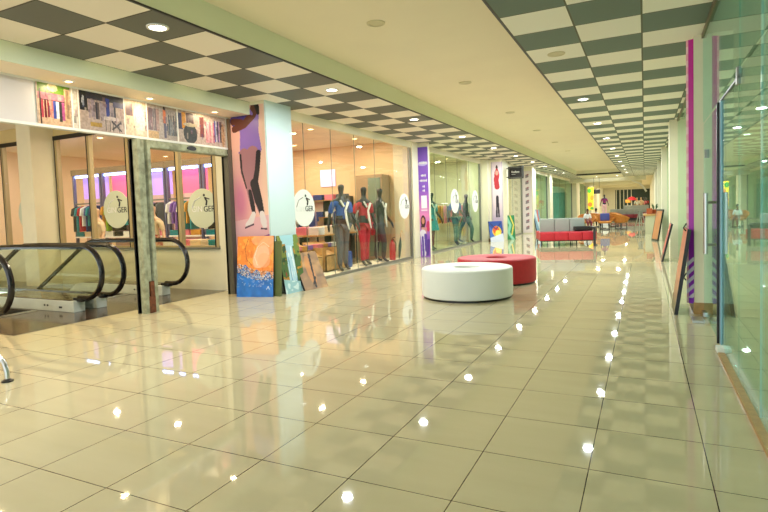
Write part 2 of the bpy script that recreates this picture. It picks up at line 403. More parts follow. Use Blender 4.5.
# ---- sign board above the escalator opening
sg = thing('sign_board', 'long white shop sign with photographs of clothes above the escalators', 'sign', (-7.06, 1.5, 2.73))
b = MB(); b.box(-.09, 0, 0, 6.45, 0, .60); b.build('sign_box', OFFW, sg)
b = MB(); b.box(-.0, .025, 0, 6.46, 0, .035); b.box(0, .025, 0, 6.46, .575, .60); b.box(0, .025, 6.42, 6.46, 0, .6); b.build('sign_frame', WHITE, sg)
b = MB(); b.box(0, .006, 0, 2.86, .035, .575); b.build('blank_panel', mat('pale_lilac_panel', (214, 208, 210), .4), sg)
A = Art(352, 54, 3.5, .54, (214, 190, 176))
rg = random.Random(5)
def U(px):   # photo section borders given along the strip
    return (px - 4.4) / 3.5
secs = [(4.42, 4.86, (228, 190, 160)), (4.9, 4.96, (236, 226, 214)), (5.0, 5.7, (196, 172, 160)), (5.72, 6.1, (236, 208, 176)), (6.12, 6.72, (186, 170, 160)), (6.74, 7.86, (206, 186, 176))]
for a, c, col in secs: A.rect(U(a), U(c), 0, 1, col)
A.rect(U(4.42), U(4.86), .78, 1, (110, 150, 50)); A.noise((3, 3), 1)
A.ell(U(4.62), .92, .02, .1, (240, 224, 170))
A.rect(U(4.42), U(4.86), .62, .78, (206, 120, 140))
cols = [(196, 70, 90), (110, 20, 40), (150, 40, 60), (232, 120, 110), (60, 80, 170), (232, 232, 240), (60, 60, 60), (190, 90, 150), (120, 130, 190), (90, 50, 160)]
for k in range(10):
    x = 4.46 + k * .04; A.rect(U(x), U(x + .034), .10 + rg.random() * .1, .6, cols[k])
A.rect(U(4.44), U(4.86), .6, .62, (60, 50, 50)); A.rect(U(4.44), U(4.455), 0, .85, (70, 50, 50))
A.rect(U(4.78), U(4.86), .1, .95, (214, 176, 140)); A.rect(U(4.8), U(4.84), .2, .9, (120, 90, 70), .6)
A.rect(U(5.0), U(5.12), .5, 1, (26, 26, 32)); A.ell(U(5.05), .75, .006, .14, (200, 200, 205))
A.rect(U(5.1), U(5.7), .82, 1, (50, 48, 60))
for k in range(13):
    x = 5.13 + k * .034; c_ = rg.choice([(60, 56, 70), (170, 150, 160), (40, 40, 60), (110, 90, 90), (30, 46, 120), (120, 70, 80)])
    A.rect(U(x), U(x + .03), .3 + rg.random() * .12, .84 - rg.random() * .1, c_)
A.rect(U(5.4), U(5.46), .35, .9, (30, 50, 150)); A.rect(U(5.52), U(5.7), .7, .86, (70, 70, 120))
A.rect(U(5.15), U(5.32), .12, .22, (190, 150, 60)); A.rect(U(5.36), U(5.6), .34, .42, (226, 206, 200))
for x in (5.38, 5.45, 5.5, 5.6): A.rect(U(x), U(x + .012), .03, .34, (50, 46, 46))
A.line([(U(5.5), .1), (U(5.64), .3)], .004, (60, 50, 50)); A.line([(U(5.5), .3), (U(5.64), .08)], .004, (60, 50, 50))
A.rect(U(5.74), U(5.86), .55, .9, (120, 90, 90)); A.ell(U(5.98), .55, .03, .5, (255, 244, 220), .8)  # pale oval paints the soffit lamp's bright spot into the strip
for k in range(7):
    x = 6.14 + k * .032; A.rect(U(x), U(x + .028), .25, .88, rg.choice([(120, 80, 80), (90, 70, 70), (170, 130, 120)]))
A.rect(U(6.14), U(6.34), 0, .22, (210, 170, 110)); A.rect(U(6.44), U(6.5), .5, .9, (232, 120, 40)); A.rect(U(6.45), U(6.5), .05, .5, (90, 80, 110)); A.ell(U(6.47), .94, .006, .06, (50, 30, 30))
for k in range(8):
    x = 6.52 + k * .026; A.rect(U(x), U(x + .02), .15, .5 + rg.random() * .4, rg.choice([(60, 70, 80), (120, 130, 140), (40, 40, 50)]))
A.rect(U(6.76), U(6.86), .4, .9, (60, 70, 120)); A.rect(U(6.84), U(6.93), .45, .95, (236, 160, 40)); A.rect(U(6.94), U(7.1), .6, .95, (90, 50, 60))
A.ell(U(7.02), .3, .045, .32, (70, 76, 80)); A.ell(U(7.02), .58, .045, .06, (206, 190, 160)); A.rect(U(7.24), U(7.34), .25, .9, (130, 70, 70))
A.ell(U(7.25), .95, .03, .06, (255, 236, 210))
for k in range(5): A.rect(U(7.38 + k * .045), U(7.42 + k * .045), .1, .78, [(226, 150, 160), (240, 170, 180), (214, 130, 150), (236, 190, 190), (200, 120, 150)][k])
for k in range(6): A.rect(U(7.6 + k * .035), U(7.63 + k * .035), .15, .85, [(90, 100, 180), (220, 220, 236), (60, 60, 120), (190, 150, 190), (60, 60, 70), (150, 120, 120)][k])
A.ell(U(7.82), .4, .012, .4, (206, 160, 120))
for _ in range(90):
    x, z = rg.uniform(4.45, 7.85), rg.uniform(.12, .7); A.rect(U(x), U(x + rg.uniform(.015, .05)), z, z + rg.uniform(.05, .25), rg.choice([(50, 44, 56), (90, 70, 80), (150, 110, 120), (70, 80, 120), (200, 180, 170)]), .55)
A.a *= (1 + A.noise((170, 26), .6))[..., None]; A.a = np.clip(A.a * .74, 0, 1)
for x in (4.875, 4.965, 5.705, 6.11, 6.73): A.rect(U(x), U(x + .022), 0, 1, (236, 232, 224))
A.build('photo_strip', sg, (.012, 2.88, .035), (0, 0, PI / 2))

# shutter guide frame
fr = thing('shutter_frame', 'weathered green steel shutter frame with rusty foot beside the escalators', 'frame', (-7.06, 5.95, 0))
def chan(b, y0, y1, zt, d=.16):
    b.box(-d / 2, d / 2, y0, y0 + .06, 0, zt); b.box(-d / 2, d / 2, y1 - .06, y1, 0, zt); b.box(-d / 2, -d / 2 + .05, y0, y1, 0, zt); b.box(-.02, .045, y0 + .09, y1 - .09, 0, zt)
b = MB(); chan(b, -.12, .12, 2.72); b.build('near_post', RUSTY, fr)
b = MB(); b.box(-.1, -.08, -.135, .11, 0, 2.72); b.build('dark_seal', BLACK, fr)
b = MB(); b.box(-.05, .084, -.06, .06, .004, .26); b.box(-.02, .083, -.02, .05, .2, .5); b.build('rust_patch', RUST, fr)
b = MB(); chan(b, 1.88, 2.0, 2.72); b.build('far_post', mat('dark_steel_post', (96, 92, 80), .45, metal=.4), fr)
b = MB(); b.box(-.08, .06, .12, 1.88, 2.60, 2.72); b.box(.06, .075, .12, 1.88, 2.61, 2.64); b.build('lintel', RUSTY, fr)
b = MB(); b.prism([(1.0 + .1 * math.cos(a * PI / 10), 2.665 + .04 * math.sin(a * PI / 10)) for a in range(20)], .06, .08, 'x'); pq = b.build('oval_plaque', DARK, fr)

# ---- pillar 1 with poster
slab('pillar', 'broad pillar carrying the tall leggings poster', 'pillar', CREAM, (-7.0, -6.19, 7.96, 8.72, 0, Z1))
slab('trim_7', 'pale blue cladding on the corridor side of the poster pillar', 'cladding', PALEBLUE, (-6.19, -6.165, 7.955, 8.74, 0, Z1))
slab('trim_8', 'dark brown corner strip at the left of the leggings poster', 'corner strip', mat('brown_strip', (110, 86, 66), .5), (-7.04, -6.985, 7.90, 7.97, 0, 3.3))
ps = thing('poster', 'tall pink poster of a person in purple top, sheer black leggings and white shoes', 'poster', (-6.99, 7.945, 0))
A = Art(90, 400, .80, 3.5, (232, 180, 170))
A.blend((206, 124, 156), 1.1 * np.exp(-((A.X - .2) ** 2 / .07 + (A.Y - .50) ** 2 / .02))); A.blend((244, 206, 184), np.exp(-((A.X - 1.) ** 2 / .06)) * .8)
A.put(A.Y < .40 + .03 * (A.X - .2), (226, 176, 186)); A.put((A.Y < .275 + .06 * (A.X - .2)) & (A.Y > .235 + .045 * A.X) & (A.X > .55), (130, 50, 140))
A.put(A.Y < .2 - .1 * A.X, (96, 50, 140))
DX_ = A.X; A.X = A.X - .07
SK_, PU, BK, GYL = (104, 54, 40), (142, 112, 200), (34, 24, 30), (166, 116, 126)
A.put((A.Y > .762) & (A.Y < .96) & (np.abs(A.X - .46 - .5 * (.96 - A.Y) * .4) < .27 + .5 * np.abs(A.Y - .86)), PU); A.put((A.Y > .752) & (A.Y < .766) & (np.abs(A.X - .47) < .33), (120, 90, 180))
A.line([(.30, .955), (.06, .93)], .13, (70, 60, 150))
A.line([(.66, .985), (.60, .95), (.34, .905), (.05, .885)], [.12, .10, .09, .08], SK_); A.line([(.02, .925), (.25, .92)], [.08, .07], SK_); A.line([(.72, 1.), (.76, .955)], [.07, .04], BK)
A.line([(.50, .97), (.58, .955)], [.06, .03], PU)
A.line([(.30, .748), (.30, .66), (.40, .58), (.46, .50), (.50, .44)], [.14, .13, .10, .075, .05], GYL)
A.line([(.55, .748), (.52, .66), (.52, .58), (.62, .50), (.72, .43)], [.18, .15, .11, .08, .055], GYL)
A.line([(.72, .75), (.66, .66), (.58, .59), (.64, .52), (.72, .44)], [.07, .07, .08, .10, .06], BK); A.line([(.56, .59), (.66, .50), (.75, .44)], [.12, .11, .06], BK)
A.line([(.42, .55), (.48, .48), (.51, .435)], [.05, .065, .05], BK); A.line([(.19, .745), (.21, .66), (.32, .57)], [.03, .025, .02], BK)
A.line([(.50, .43), (.42, .395), (.30, .372)], [.06, .08, .06], (226, 216, 220)); A.line([(.24, .358), (.48, .375)], .02, (90, 60, 80))
A.line([(.74, .43), (.78, .39), (.80, .37)], [.07, .09, .07], (226, 216, 220)); A.line([(.70, .352), (.86, .35)], .02, (90, 60, 80))
A.X = DX_
A.build('poster_print', ps, (0, 0, 0)); b = MB(); b.box(0, .8, .001, .012, 0, 3.5); b.build('poster_backing', OFFW, ps)
# ------------------------------------------------------------ left glass fronts
def glassfront(n, label, x, y0, y1, seams, m, z1=3.38, beam=True):
    t = thing(f'window_{n}', label, 'window', (x, y0, 0), kind='structure')
    ys = [y0] + seams + [y1]
    for a, c in zip(ys, ys[1:]):
        b = MB(); b.box(-.006, .006, a - y0 + .004, c - y0 - .004, .06, z1); b.build('glass_pane', m, t)
    b = MB()
    for s_ in seams: b.box(-.007, .007, s_ - y0 - .004, s_ - y0 + .004, .06, z1)
    if seams: b.build('joint_line', mat('glass_joint', (120, 130, 110), .3), t)
    else: b.bm.free()
    b = MB(); b.box(-.03, .03, 0, y1 - y0, 0, .06); b.build('bottom_rail', GREYM, t)
    if beam: b = MB(); b.box(-.06, .06, 0, y1 - y0, z1, Z1); b.build('top_beam', CREAM, t)
    b = MB(); b.box(-.04, .04, y1 - y0 - .06, y1 - y0, 0, z1); b.build('end_post', GREYM, t)
    return t
glassfront(3, 'clear glass shop front right of the leggings poster', LX, 8.74, 15.25, [9.55, 10.65, 11.75, 12.85], GL_CLEAR)
glassfront(4, 'green tinted glass shop front beyond the purple banner', LX, 15.87, 23.0, [17.4, 18.6, 19.9, 21.4], GL_GREEN)
slab('pillar', 'cream pillar carrying the purple banner', 'pillar', CREAM, (-7.0, -6.36, 15.25, 15.86, 0, Z1), (-6.36, -6.03, 15.735, 15.86, 0, Z1), (-7.0, -6.46, 15.86, 16.3, 0, Z1))
slab('pillar', 'cream pillar with the red figure poster', 'pillar', CREAM, (-7.0, -6.10, 23.0, 24.2, 0, Z1), (-6.10, -5.55, 23.35, 24.2, 0, Z1))
slab('trim_9', 'tan plinth at the foot of the red figure poster pillar', 'plinth', BRASSW, (-6.115, -6.09, 23.0, 24.2, 0, .12), (-6.11, -5.54, 23.335, 23.36, 0, .12))
slab('wall_left', 'cream wall end beside the green abstract painting', 'wall', CREAM, (-7.0, -5.75, 24.2, 25.4, 0, Z1))
gd = glassfront(5, 'narrow glass shop door under the black projecting sign', -5.95, 25.4, 29.4, [27.2], GL_CLEAR, 3.2)
slab('pillar', 'cream pillar with the white patterned banner', 'pillar', CREAM, (-7.0, -5.37, 29.4, 30.4, 0, Z1))
glassfront(6, 'green tinted glass shop front behind the grey backed sofa', -5.8, 30.4, 36.8, [32.4, 34.6], GL_GREEN)
slab('pillar', 'plain cream pillar between the two green glass fronts', 'pillar', CREAM, (-7.0, -5.6, 36.8, 38.0, 0, Z1))
glassfront(7, 'teal curtained glass shop front farther along the corridor', -5.6, 38.0, 48.5, [41.2, 44.6], GL_GREEN)
slab('pillar', 'cream pillar beyond the teal curtained shop', 'pillar', CREAM, (-7.0, -5.2, 48.5, 51, 0, Z1))
glassfront(8, 'pale green glass front near the yellow banner', -5.3, 51, 57, [54], GL_GREEN)
slab('wall_left', 'cream wall at the far left end of the corridor', 'wall', CREAM, (-7, -4.9, 57, 80, 0, 3.62))
# cream soffit step above the far left shops
slab('trim_10', 'cream bulkhead above the far left shops', 'bulkhead', CREAM, (-7.0, -6.4, 24, 47, 3.42, Z1))

# ------------------------------------------------------------ shop interiors
slab('ceiling', 'peach ceiling of the clothes shop', 'ceiling', SOFFIT, (-17, -6.52, 8.34, 24.2, 3.62, 3.7))
slab('wall_back', 'orange tan partition at the far end of the first clothes shop', 'wall', TAN, (-17, -7.0, 15.3, 15.42, 0, 3.62))
slab('wall_left', 'peach far wall of the clothes shops', 'wall', mat('peach_wall', (238, 212, 180), .6), (-17.1, -17, -1, 24.2, 0, 3.85))
slab('wall_back', 'cream partition between the second and third shops', 'wall', CREAM, (-17, -7.0, 23.9, 24.1, 0, 3.62))
slab('wall_left', 'cream back wall of the far left shops', 'wall', CREAM, (-11.1, -11, 24.1, 60, 0, 3.62))
slab('ceiling', 'cream ceiling of the far left shops', 'ceiling', CREAM, (-11, -6.4, 24.2, 60, 3.62, 3.7))
for yy in (37.2, 49.5): slab('wall_back', f'{"first" if yy < 40 else "second"} cream partition inside the far left shops', 'wall', CREAM, (-11, -6.9, yy, yy + .1, 0, 3.62))

# stickers on the corridor glass
oval('white oval sticker with a small figure beside the pale blue pillar', (LX + .012, 9.46, 1.60), PI / 2, .40, .39, OVALW)
oval('white oval sticker at the far end of the first glass shop front', (LX + .012, 14.72, 1.60), PI / 2, .38, .37, OVALW)
oval('white oval sticker over the blue mannequin on the green glass front', (LX + .012, 19.5, 1.76), PI / 2, .48, .46, OVALW)
oval('white oval sticker beside the cream pillar on the green glass front', (LX + .012, 22.2, 1.76), PI / 2, .45, .46, OVALW)

# mannequins
MANQ = mat('black_mannequin', (30, 30, 34), .35); MANC = mat('beige_mannequin', (214, 176, 140), .4)
def mannequin(label, loc, rz, body, top, bottom, k=1.0, stripe=None, arms=(.1, .06), stride=.08, skirt=None):
    t = thing('shop_mannequin', label, 'mannequin', loc, rz, 'dressed mannequins in the shops'); s = k
    def P(*q): return [(x * s, y * s, z * s, (r * s if not isinstance(r, tuple) else (r[0] * s, r[1] * s))) for x, y, z, r in q]
    hip = (0, 0, .98)
    LL = P((0, 0, .98, (.13, .10)), (.09, stride * .3, .90, .095), (.10, stride, .50, .062), (.11, stride * 1.3, .10, .04), (.12, stride * 1.3 - .10, .035, .034), (.12, stride * 1.3 - .17, .03, .024))
    RL = P((0, 0, .98, .1), (-.09, -stride * .3, .90, .095), (-.10, -stride, .50, .062), (-.11, -stride * .8, .10, .04), (-.12, -stride * .8 - .10, .035, .034), (-.12, -stride * .8 - .17, .03, .024))
    TO = P((0, 0, .98, (.13, .10)), (0, 0, 1.16, (.115, .085)), (0, 0, 1.36, (.15, .10)), (0, 0, 1.47, (.10, .07)), (0, -.01, 1.56, .05), (0, -.015, 1.64, .055), (0, -.02, 1.72, (.078, .092)), (0, -.015, 1.80, (.066, .075)))
    a0, a1 = arms
    LA = P((0, 0, 1.47, .07), (.17, 0, 1.44, .055), (.24, .02, 1.18, .04), (.24 + a0, -.1, .95, .032), (.24 + a0, -.13, .87, .024), (.24 + a0, -.15, .81, .014))
    RA = P((0, 0, 1.47, .07), (-.17, 0, 1.44, .055), (-.25, .04, 1.18, .04), (-.25 - a1, .0, .95, .032), (-.25 - a1, -.02, .87, .024), (-.25 - a1, -.03, .81, .014))
    skin('mannequin_body', [TO, LL, RL, LA, RA], body, t)
    g = lambda ch, d: [(x, y, z, (r + d if not isinstance(r, tuple) else (r[0] + d, r[1] + d))) for x, y, z, r in ch]
    if top: skin('top', [g(TO[:4], .022), g(LA[:3], .02), g(RA[:3], .02)], top, t)
    if bottom: skin('trousers', [g([TO[0], TO[1]], .016)[:1] + g(LL[1:4], .016), g(RL[:4], .016)], bottom, t)
    if skirt:
        b = MB(); b.lathe([(.11 * s, 1.12 * s), (.17 * s, .95 * s), (.24 * s, .62 * s), (.23 * s, .62 * s), (.1 * s, 1.1 * s)], n=20); b.build('skirt', skirt, t, smooth=True)
    if stripe:
        b = MB(); b.tube([(.10 * s, -.13 * s, 1.42 * s), (.02 * s, -.145 * s, 1.25 * s), (.05 * s, -.14 * s, 1.05 * s), (.10 * s, -.135 * s, .85 * s)], [.03 * s, .022 * s, .028 * s, .012 * s], 8)
        b.tube([(-.08 * s, -.13 * s, 1.46 * s), (0, -.14 * s, 1.33 * s)], .02 * s, 8); b.build('white_scarf', stripe, t, smooth=True)
    b = MB(); b.lathe([(.17, 0), (.17, .012), (.16, .02), (0, .02)], n=24); b.tube([(-.02, .12, .01), (-.02, .12, .5 * s), (-.04, .04, .5 * s)], .008, 6); b.build('stand', STEEL, t, smooth=True)
    return t
NAVY = mat('navy_cloth', (44, 60, 122), .7); BLUEJ = mat('bright_blue_cloth', (38, 84, 170), .7); GREYJ = mat('slate_grey_cloth', (84, 92, 100), .7)
REDC = mat('red_cloth', (176, 34, 52), .7); WHITEC = mat('white_cloth', (232, 236, 232), .7); BLK = mat('black_cloth', (34, 38, 40), .7)
TEALC = mat('teal_cloth', (30, 140, 150), .7); DKGREEN = mat('dark_green_cloth', (40, 76, 70), .7); PINKC = mat('pink_cloth', (228, 130, 150), .7)
PURPC = mat('purple_cloth', (126, 90, 170), .7); LIMEC = mat('lime_cloth', (140, 180, 50), .7); MUST = mat('mustard_cloth', (206, 150, 60), .7); CREAMC = mat('cream_cloth', (226, 206, 170), .7)
slab('floor', 'low pale display step inside the first glass shop front', 'display step', CREAM, (-7.35, -6.5, 10.4, 15.2, 0, .015))
mannequin('dark mannequin in blue top, white scarf and slate trousers, leftmost in the first window', (-6.86, 11.72, .015), 1.0, MANQ, BLUEJ, GREYJ, 1.21, WHITEC)
mannequin('dark mannequin in red outfit and white scarf, middle of three in first window', (-6.86, 12.92, .015), 1.1, MANQ, REDC, REDC, 1.19, WHITEC, arms=(.02, .02))
mannequin('black dressed mannequin striding, farthest of three in the first window', (-6.86, 13.9, .015), 1.5, MANQ, BLK, BLK, 1.18, WHITEC, arms=(.16, .05), stride=.16)
mannequin('mannequin in a teal dress just beyond the purple banner', (-6.95, 18.3, .0), 1.1, MANQ, TEALC, mat('wine_cloth', (120, 34, 50), .7), 1.16, WHITEC, skirt=TEALC)
mannequin('mannequin with a bright blue jacket behind the green glass', (-6.95, 21.1, .0), 1.1, MANQ, BLUEJ, mat('teal_grey_cloth', (70, 112, 110), .7), 1.18)
mannequin('striding mannequin in dark green behind the green glass', (-6.95, 22.5, .0), 1.7, MANQ, DKGREEN, mat('sea_green_cloth', (60, 104, 92), .7), 1.16, WHITEC, stride=.24)
mannequin('pale mannequin in a patterned dress behind the middle escalator window', (-10.6, 9.2, 0), .2, MANC, CREAMC, None, 1.0, skirt=mat('patterned_cloth', (214, 170, 130), .7, rgb2=(170, 60, 60), scale=20))
mannequin('pale mannequin in a cream dress in the leftmost lit window', (-12.6, 9.2, 0), -.2, MANC, CREAMC, None, 1.0, skirt=CREAMC)
mannequin('cream dressed mannequin behind the window left of the landing pillar', (-15.0, 9.2, 0), .4, MANC, CREAMC, None, 1.0, skirt=CREAMC)

# red extinguisher and umbrella in the first window
ex = thing('fire_extinguisher', 'small red fire extinguisher standing inside the first glass front', 'extinguisher', (-6.75, 14.45, .015))
b = MB(); b.lathe([(0, 0), (.085, .0), (.09, .03), (.09, .45), (.06, .53), (.03, .56), (.03, .6), (0, .6)], n=20); b.build('cylinder', REDF, ex, smooth=True)
b = MB(); b.tube([(0, 0, .6), (.02, 0, .66), (.1, 0, .68)], .014, 6); b.tube([(.03, 0, .62), (.11, .02, .5), (.1, .02, .25)], .012, 6); b.build('hose', BLACK, ex, smooth=True)
um = thing('folded_umbrella', 'dark folded umbrella leaning inside the first glass front', 'umbrella', (-6.72, 14.85, .015)); um.rotation_euler = (-.12, .05, 0)
b = MB(); b.tube([(0, 0, .0), (0, 0, .08), (0, 0, .4), (0, 0, .62), (0, 0, .66)], [.01, .03, .05, .02, .012], 10); b.build('canopy', DKGREEN, um, smooth=True)
b = MB(); b.tube([(0, 0, .6), (0, 0, .8), (0, .03, .86), (0, .08, .86), (0, .1, .8)], .012, 8); b.build('handle', WOOD, um, smooth=True)

# ---- garment racks
def garment_mesh(m, L=.62, w=.42, name='hanging_garment'):
    b = MB(); h = w / 2
    out = [(-.05, -.02), (-h * .9, -.09), (-h * 1.1, -.30), (-h * .85, -.32), (-h * .72, -.2), (-h * .78, -L), (h * .78, -L * .98), (h * .72, -.2), (h * .85, -.32), (h * 1.1, -.30), (h * .9, -.09), (.05, -.02)]
    b.prism([(x, z) for x, z in out], -.022, .022, 'y')
    bmesh.ops.bevel(b.bm, geom=b.bm.edges[:], offset=.006, segments=1, affect='EDGES')
    o = b.build(name, m, smooth=True)
    return o
HANG = {}
def hanger_proto(m, L):
    key = (m.name, L)
    if key not in HANG:
        t = thing('hanging_garment', '', 'garment', (0, 0, -60)); g = garment_mesh(m, L, name='cloth'); g.parent = t
        b = MB(); b.tube([(0, 0, .0), (0, 0, .035), (.018, 0, .055), (.0, 0, .075)], .004, 5); b.build('hook', STEEL, t)
        HANG[key] = [t, False]
    return HANG[key]
def hang(p, m, L, rz, label, group):
    e = hanger_proto(m, L)
    if not e[1]:
        e[1] = True; t = e[0]; t.location = p; t.rotation_euler.z = rz; t['label'] = label; t['group'] = group
    else: t = copy_tree(e[0], p, rz, label, group)
    return t
NAMES = {}
for mm, nm in ((NAVY, 'navy'), (BLUEJ, 'bright blue'), (GREYJ, 'slate grey'), (REDC, 'red'), (WHITEC, 'white'), (BLK, 'black'), (TEALC, 'teal'), (DKGREEN, 'dark green'), (PINKC, 'pink'), (PURPC, 'purple'), (LIMEC, 'lime green'), (MUST, 'mustard'), (CREAMC, 'cream')): NAMES[mm.name] = nm

# lit wall fixture behind the escalator windows
def bay(x, y, label, panel, led=True, w=1.25):
    t = thing('lit_display_bay', label, 'shop display', (x, y, 0), group='lit display bays behind the escalator windows')
    b = MB(); b.box(-w / 2, -w / 2 + .06, -.04, .04, 0, 2.85); b.box(w / 2 - .06, w / 2, -.04, .04, 0, 2.85); b.build('posts', mat('grey_blue_post', (96, 98, 130), .4), t)
    b = MB(); b.box(-w / 2 - .02, w / 2 + .02, -.06, .3, 2.85, 3.02); b.build('header', WOODFR2, t)
    b = MB(); b.box(-w / 2 + .06, w / 2 - .06, .02, .05, 2.78, 2.84); b.build('light_strip', LED, t)
    b = MB(); b.box(-w / 2 + .06, w / 2 - .06, .27, .3, 2.15, 2.78); b.build('back_panel', panel, t)
    b = MB(); b.box(-w / 2 + .06, w / 2 - .06, .27, .3, .3, 2.15); b.build('lower_panel', mat('pale_pink_panel', (226, 190, 186), .5), t)
    b = MB(); b.box(-w / 2 + .06, w / 2 - .06, -.02, .02, 1.98, 2.02); b.build('rail', GREYM, t)
    b = MB(); b.box(-w / 2 + .06, w / 2 - .06, -.1, .27, .98, 1.02); b.box(-w / 2 + .06, w / 2 - .06, -.1, .27, .4, .44); b.build('shelf', WHITE, t)
    return t
WOODFR2 = mat('header_beige_grey', (128, 110, 84), .5)
pan = [LILACP, PINKP, LILACP, PINKP, REDP, PINKP]
desc = ['leftmost', 'second from left', 'third from left', 'third from right', 'second from right', 'rightmost']
ORDL = ['first', 'second', 'third', 'fourth', 'fifth', 'sixth', 'seventh', 'eighth', 'ninth', 'tenth', 'eleventh', 'twelfth', 'thirteenth', 'fourteenth']
for i in range(6):
    x = -14.9 + i * 1.3
    bay(x, 10.6, f'lit display bay with {"lilac" if i in (0, 2) else "red" if i == 4 else "pink"} panel behind the escalator windows, {desc[i]}', pan[i])
    rr = random.Random(i)
    for k in range(8):
        if i == 5 and k < 4: continue
        m = rr.choice([BLK, NAVY, MUST, WHITEC, REDC, GREYJ, BLK, LIMEC if i == 1 else PURPC, TEALC])
        L = rr.choice([.62, .78]); hang((x - .48 + k * .13, 10.6, 1.95), m, L, PI / 2 + rr.uniform(-.2, .2), f'{NAMES[m.name]} garment, {ORDL[k]} hanging in the {desc[i]} lit display bay', f'garments hanging in the {desc[i]} display bay')
def stackmesh(m, n=4, w=.34, d=.3, name='folded_clothes'):
    b = MB()
    for k in range(n): b.box(-w / 2 + .006 * (k % 2), w / 2 - .008 * ((k + 1) % 2), -d / 2, d / 2, k * .035, k * .035 + .034, .012, 2)
    return b.build(name, m, smooth=True)
STK = {}
def stack(p, m, label, group, rz=0, n=4, w=.34):
    k = (m.name, n, w)
    if k not in STK: o = stackmesh(m, n, w); STK[k] = o; tag(o, label, 'folded clothes', group); o.location = p; o.rotation_euler.z = rz
    else: o = copy_tree(STK[k], p, rz, label, group)
    return o
for i in range(6):
    rr = random.Random(30 + i)
    for sh, z in (('upper', 1.02), ('lower', .44)):
        for k in range(3):
            m = rr.choice([WHITEC, PINKC, CREAMC, BLK, TEALC, MUST])
            stack((-14.9 + i * 1.3 - .38 + k * .38, 10.68, z), m, f'{NAMES[m.name]} folded clothes, {("left", "middle", "right")[k]} on {sh} shelf of {desc[i]} display bay', 'folded clothes in the lit display bays')
# display table behind windows
def table(loc, rz, label, w=1.3, d=.7, h=.8):
    t = thing('display_table', label, 'table', loc, rz)
    b = MB(); b.box(-w / 2, w / 2, -d / 2, d / 2, h - .04, h, .008); b.build('table_top', WOOD, t)
    for x in (-w / 2 + .04, w / 2 - .04):
        for y in (-d / 2 + .04, d / 2 - .04): b = MB(); b.box(x - .02, x + .02, y - .02, y + .02, 0, h - .04); b.build('leg', BLACK, t)
    return t
table((-9.6, 9.3, 0), 0, 'wooden display table behind the window left of the steel post'); table((-8.3, 9.2, 0), 0, 'wooden display table behind the lettered oval sticker window', w=1.0)
for k, (x, y, m) in enumerate([(-10.0, 9.2, WHITEC), (-9.55, 9.3, PINKC), (-9.2, 9.25, CREAMC), (-8.55, 9.15, TEALC), (-8.15, 9.15, BLK)]):
    stack((x, y, .8), m, f'pile of {NAMES[m.name]} folded clothes on a display table close behind the escalator windows', 'folded clothes near the escalator windows', n=5)

# ---- first glass front: shelving along the tan partition, racks and bins
def shelving(loc, rz, label, w, h=2.0, n=4, d=.4):
    t = thing('shelving_unit', label, 'shelving', loc, rz)
    for x in (-w / 2, 0, w / 2): b = MB(); b.box(x - .015, x + .015, -d / 2, d / 2, 0, h); b.build('upright', BLACK, t)
    b = MB(); b.box(-w / 2, w / 2, d / 2 - .02, d / 2, .1, h); b.build('back_panel', CREAM, t)
    for k in range(n): b = MB(); z = .25 + k * (h - .35) / (n - 1); b.box(-w / 2, w / 2, -d / 2, d / 2, z - .025, z); b.build('shelf', WOOD, t)
    return t
for i, (x, lb) in enumerate(((-11.2, 'left'), (-9.35, 'right'))):
    shelving((x, 15.05, 0), 0, f'open wooden shelving of folded clothes against the tan partition, {lb} unit', 1.75)
    rr = random.Random(50 + i)
    for r in range(4):
        z = .25 + r * 1.65 / 3
        for k in range(4):
            m = rr.choice([MUST, CREAMC, WHITEC, PINKC, NAVY, GREYJ, REDC])
            stack((x - .64 + k * .43, 14.98, z), m, f'{NAMES[m.name]} folded stack, {ORDL[k]} on {("lowest", "second", "third", "top")[r]} shelf of the {lb} wooden shelving', f'folded clothes on the {lb} shelving unit', n=5)
def rack(loc, rz, label, w=1.5, h=1.5):
    t = thing('garment_rack', label, 'clothes rack', loc, rz)
    b = MB(); b.tube([(-w / 2, 0, .05), (-w / 2, 0, h - .04), (-w / 2 + .04, 0, h), (w / 2 - .04, 0, h), (w / 2, 0, h - .04), (w / 2, 0, .05)], .014, 8); b.build('rail_frame', STEEL, t, smooth=True)
    for x in (-w / 2, w / 2): b = MB(); b.tube([(x, -.24, .03), (x, .24, .03)], .016, 8); b.build('foot', STEEL, t)
    return t
for i, (x, y, rz, lb) in enumerate(((-9.6, 13.6, 0, 'nearest the glass'), (-10.8, 12.4, 0, 'deeper in the shop'), (-8.0, 14.42, 0, 'before the tan partition'))):
    rack((x, y, 0), rz, f'steel clothes rack in the first shop, {lb}', 1.5, 1.6)
    rr = random.Random(70 + i)
    for k in range(11):
        m = rr.choice([BLK, NAVY, GREYJ, WHITEC, MUST, DKGREEN, REDC, CREAMC])
        hang((x - .65 + k * .13, y, 1.545), m, .78 if i != 1 else .62, PI / 2 + rr.uniform(-.25, .25), f'{NAMES[m.name]} garment, {ORDL[k]} on the first shop rack {lb}', f'garments on the rack {lb}')
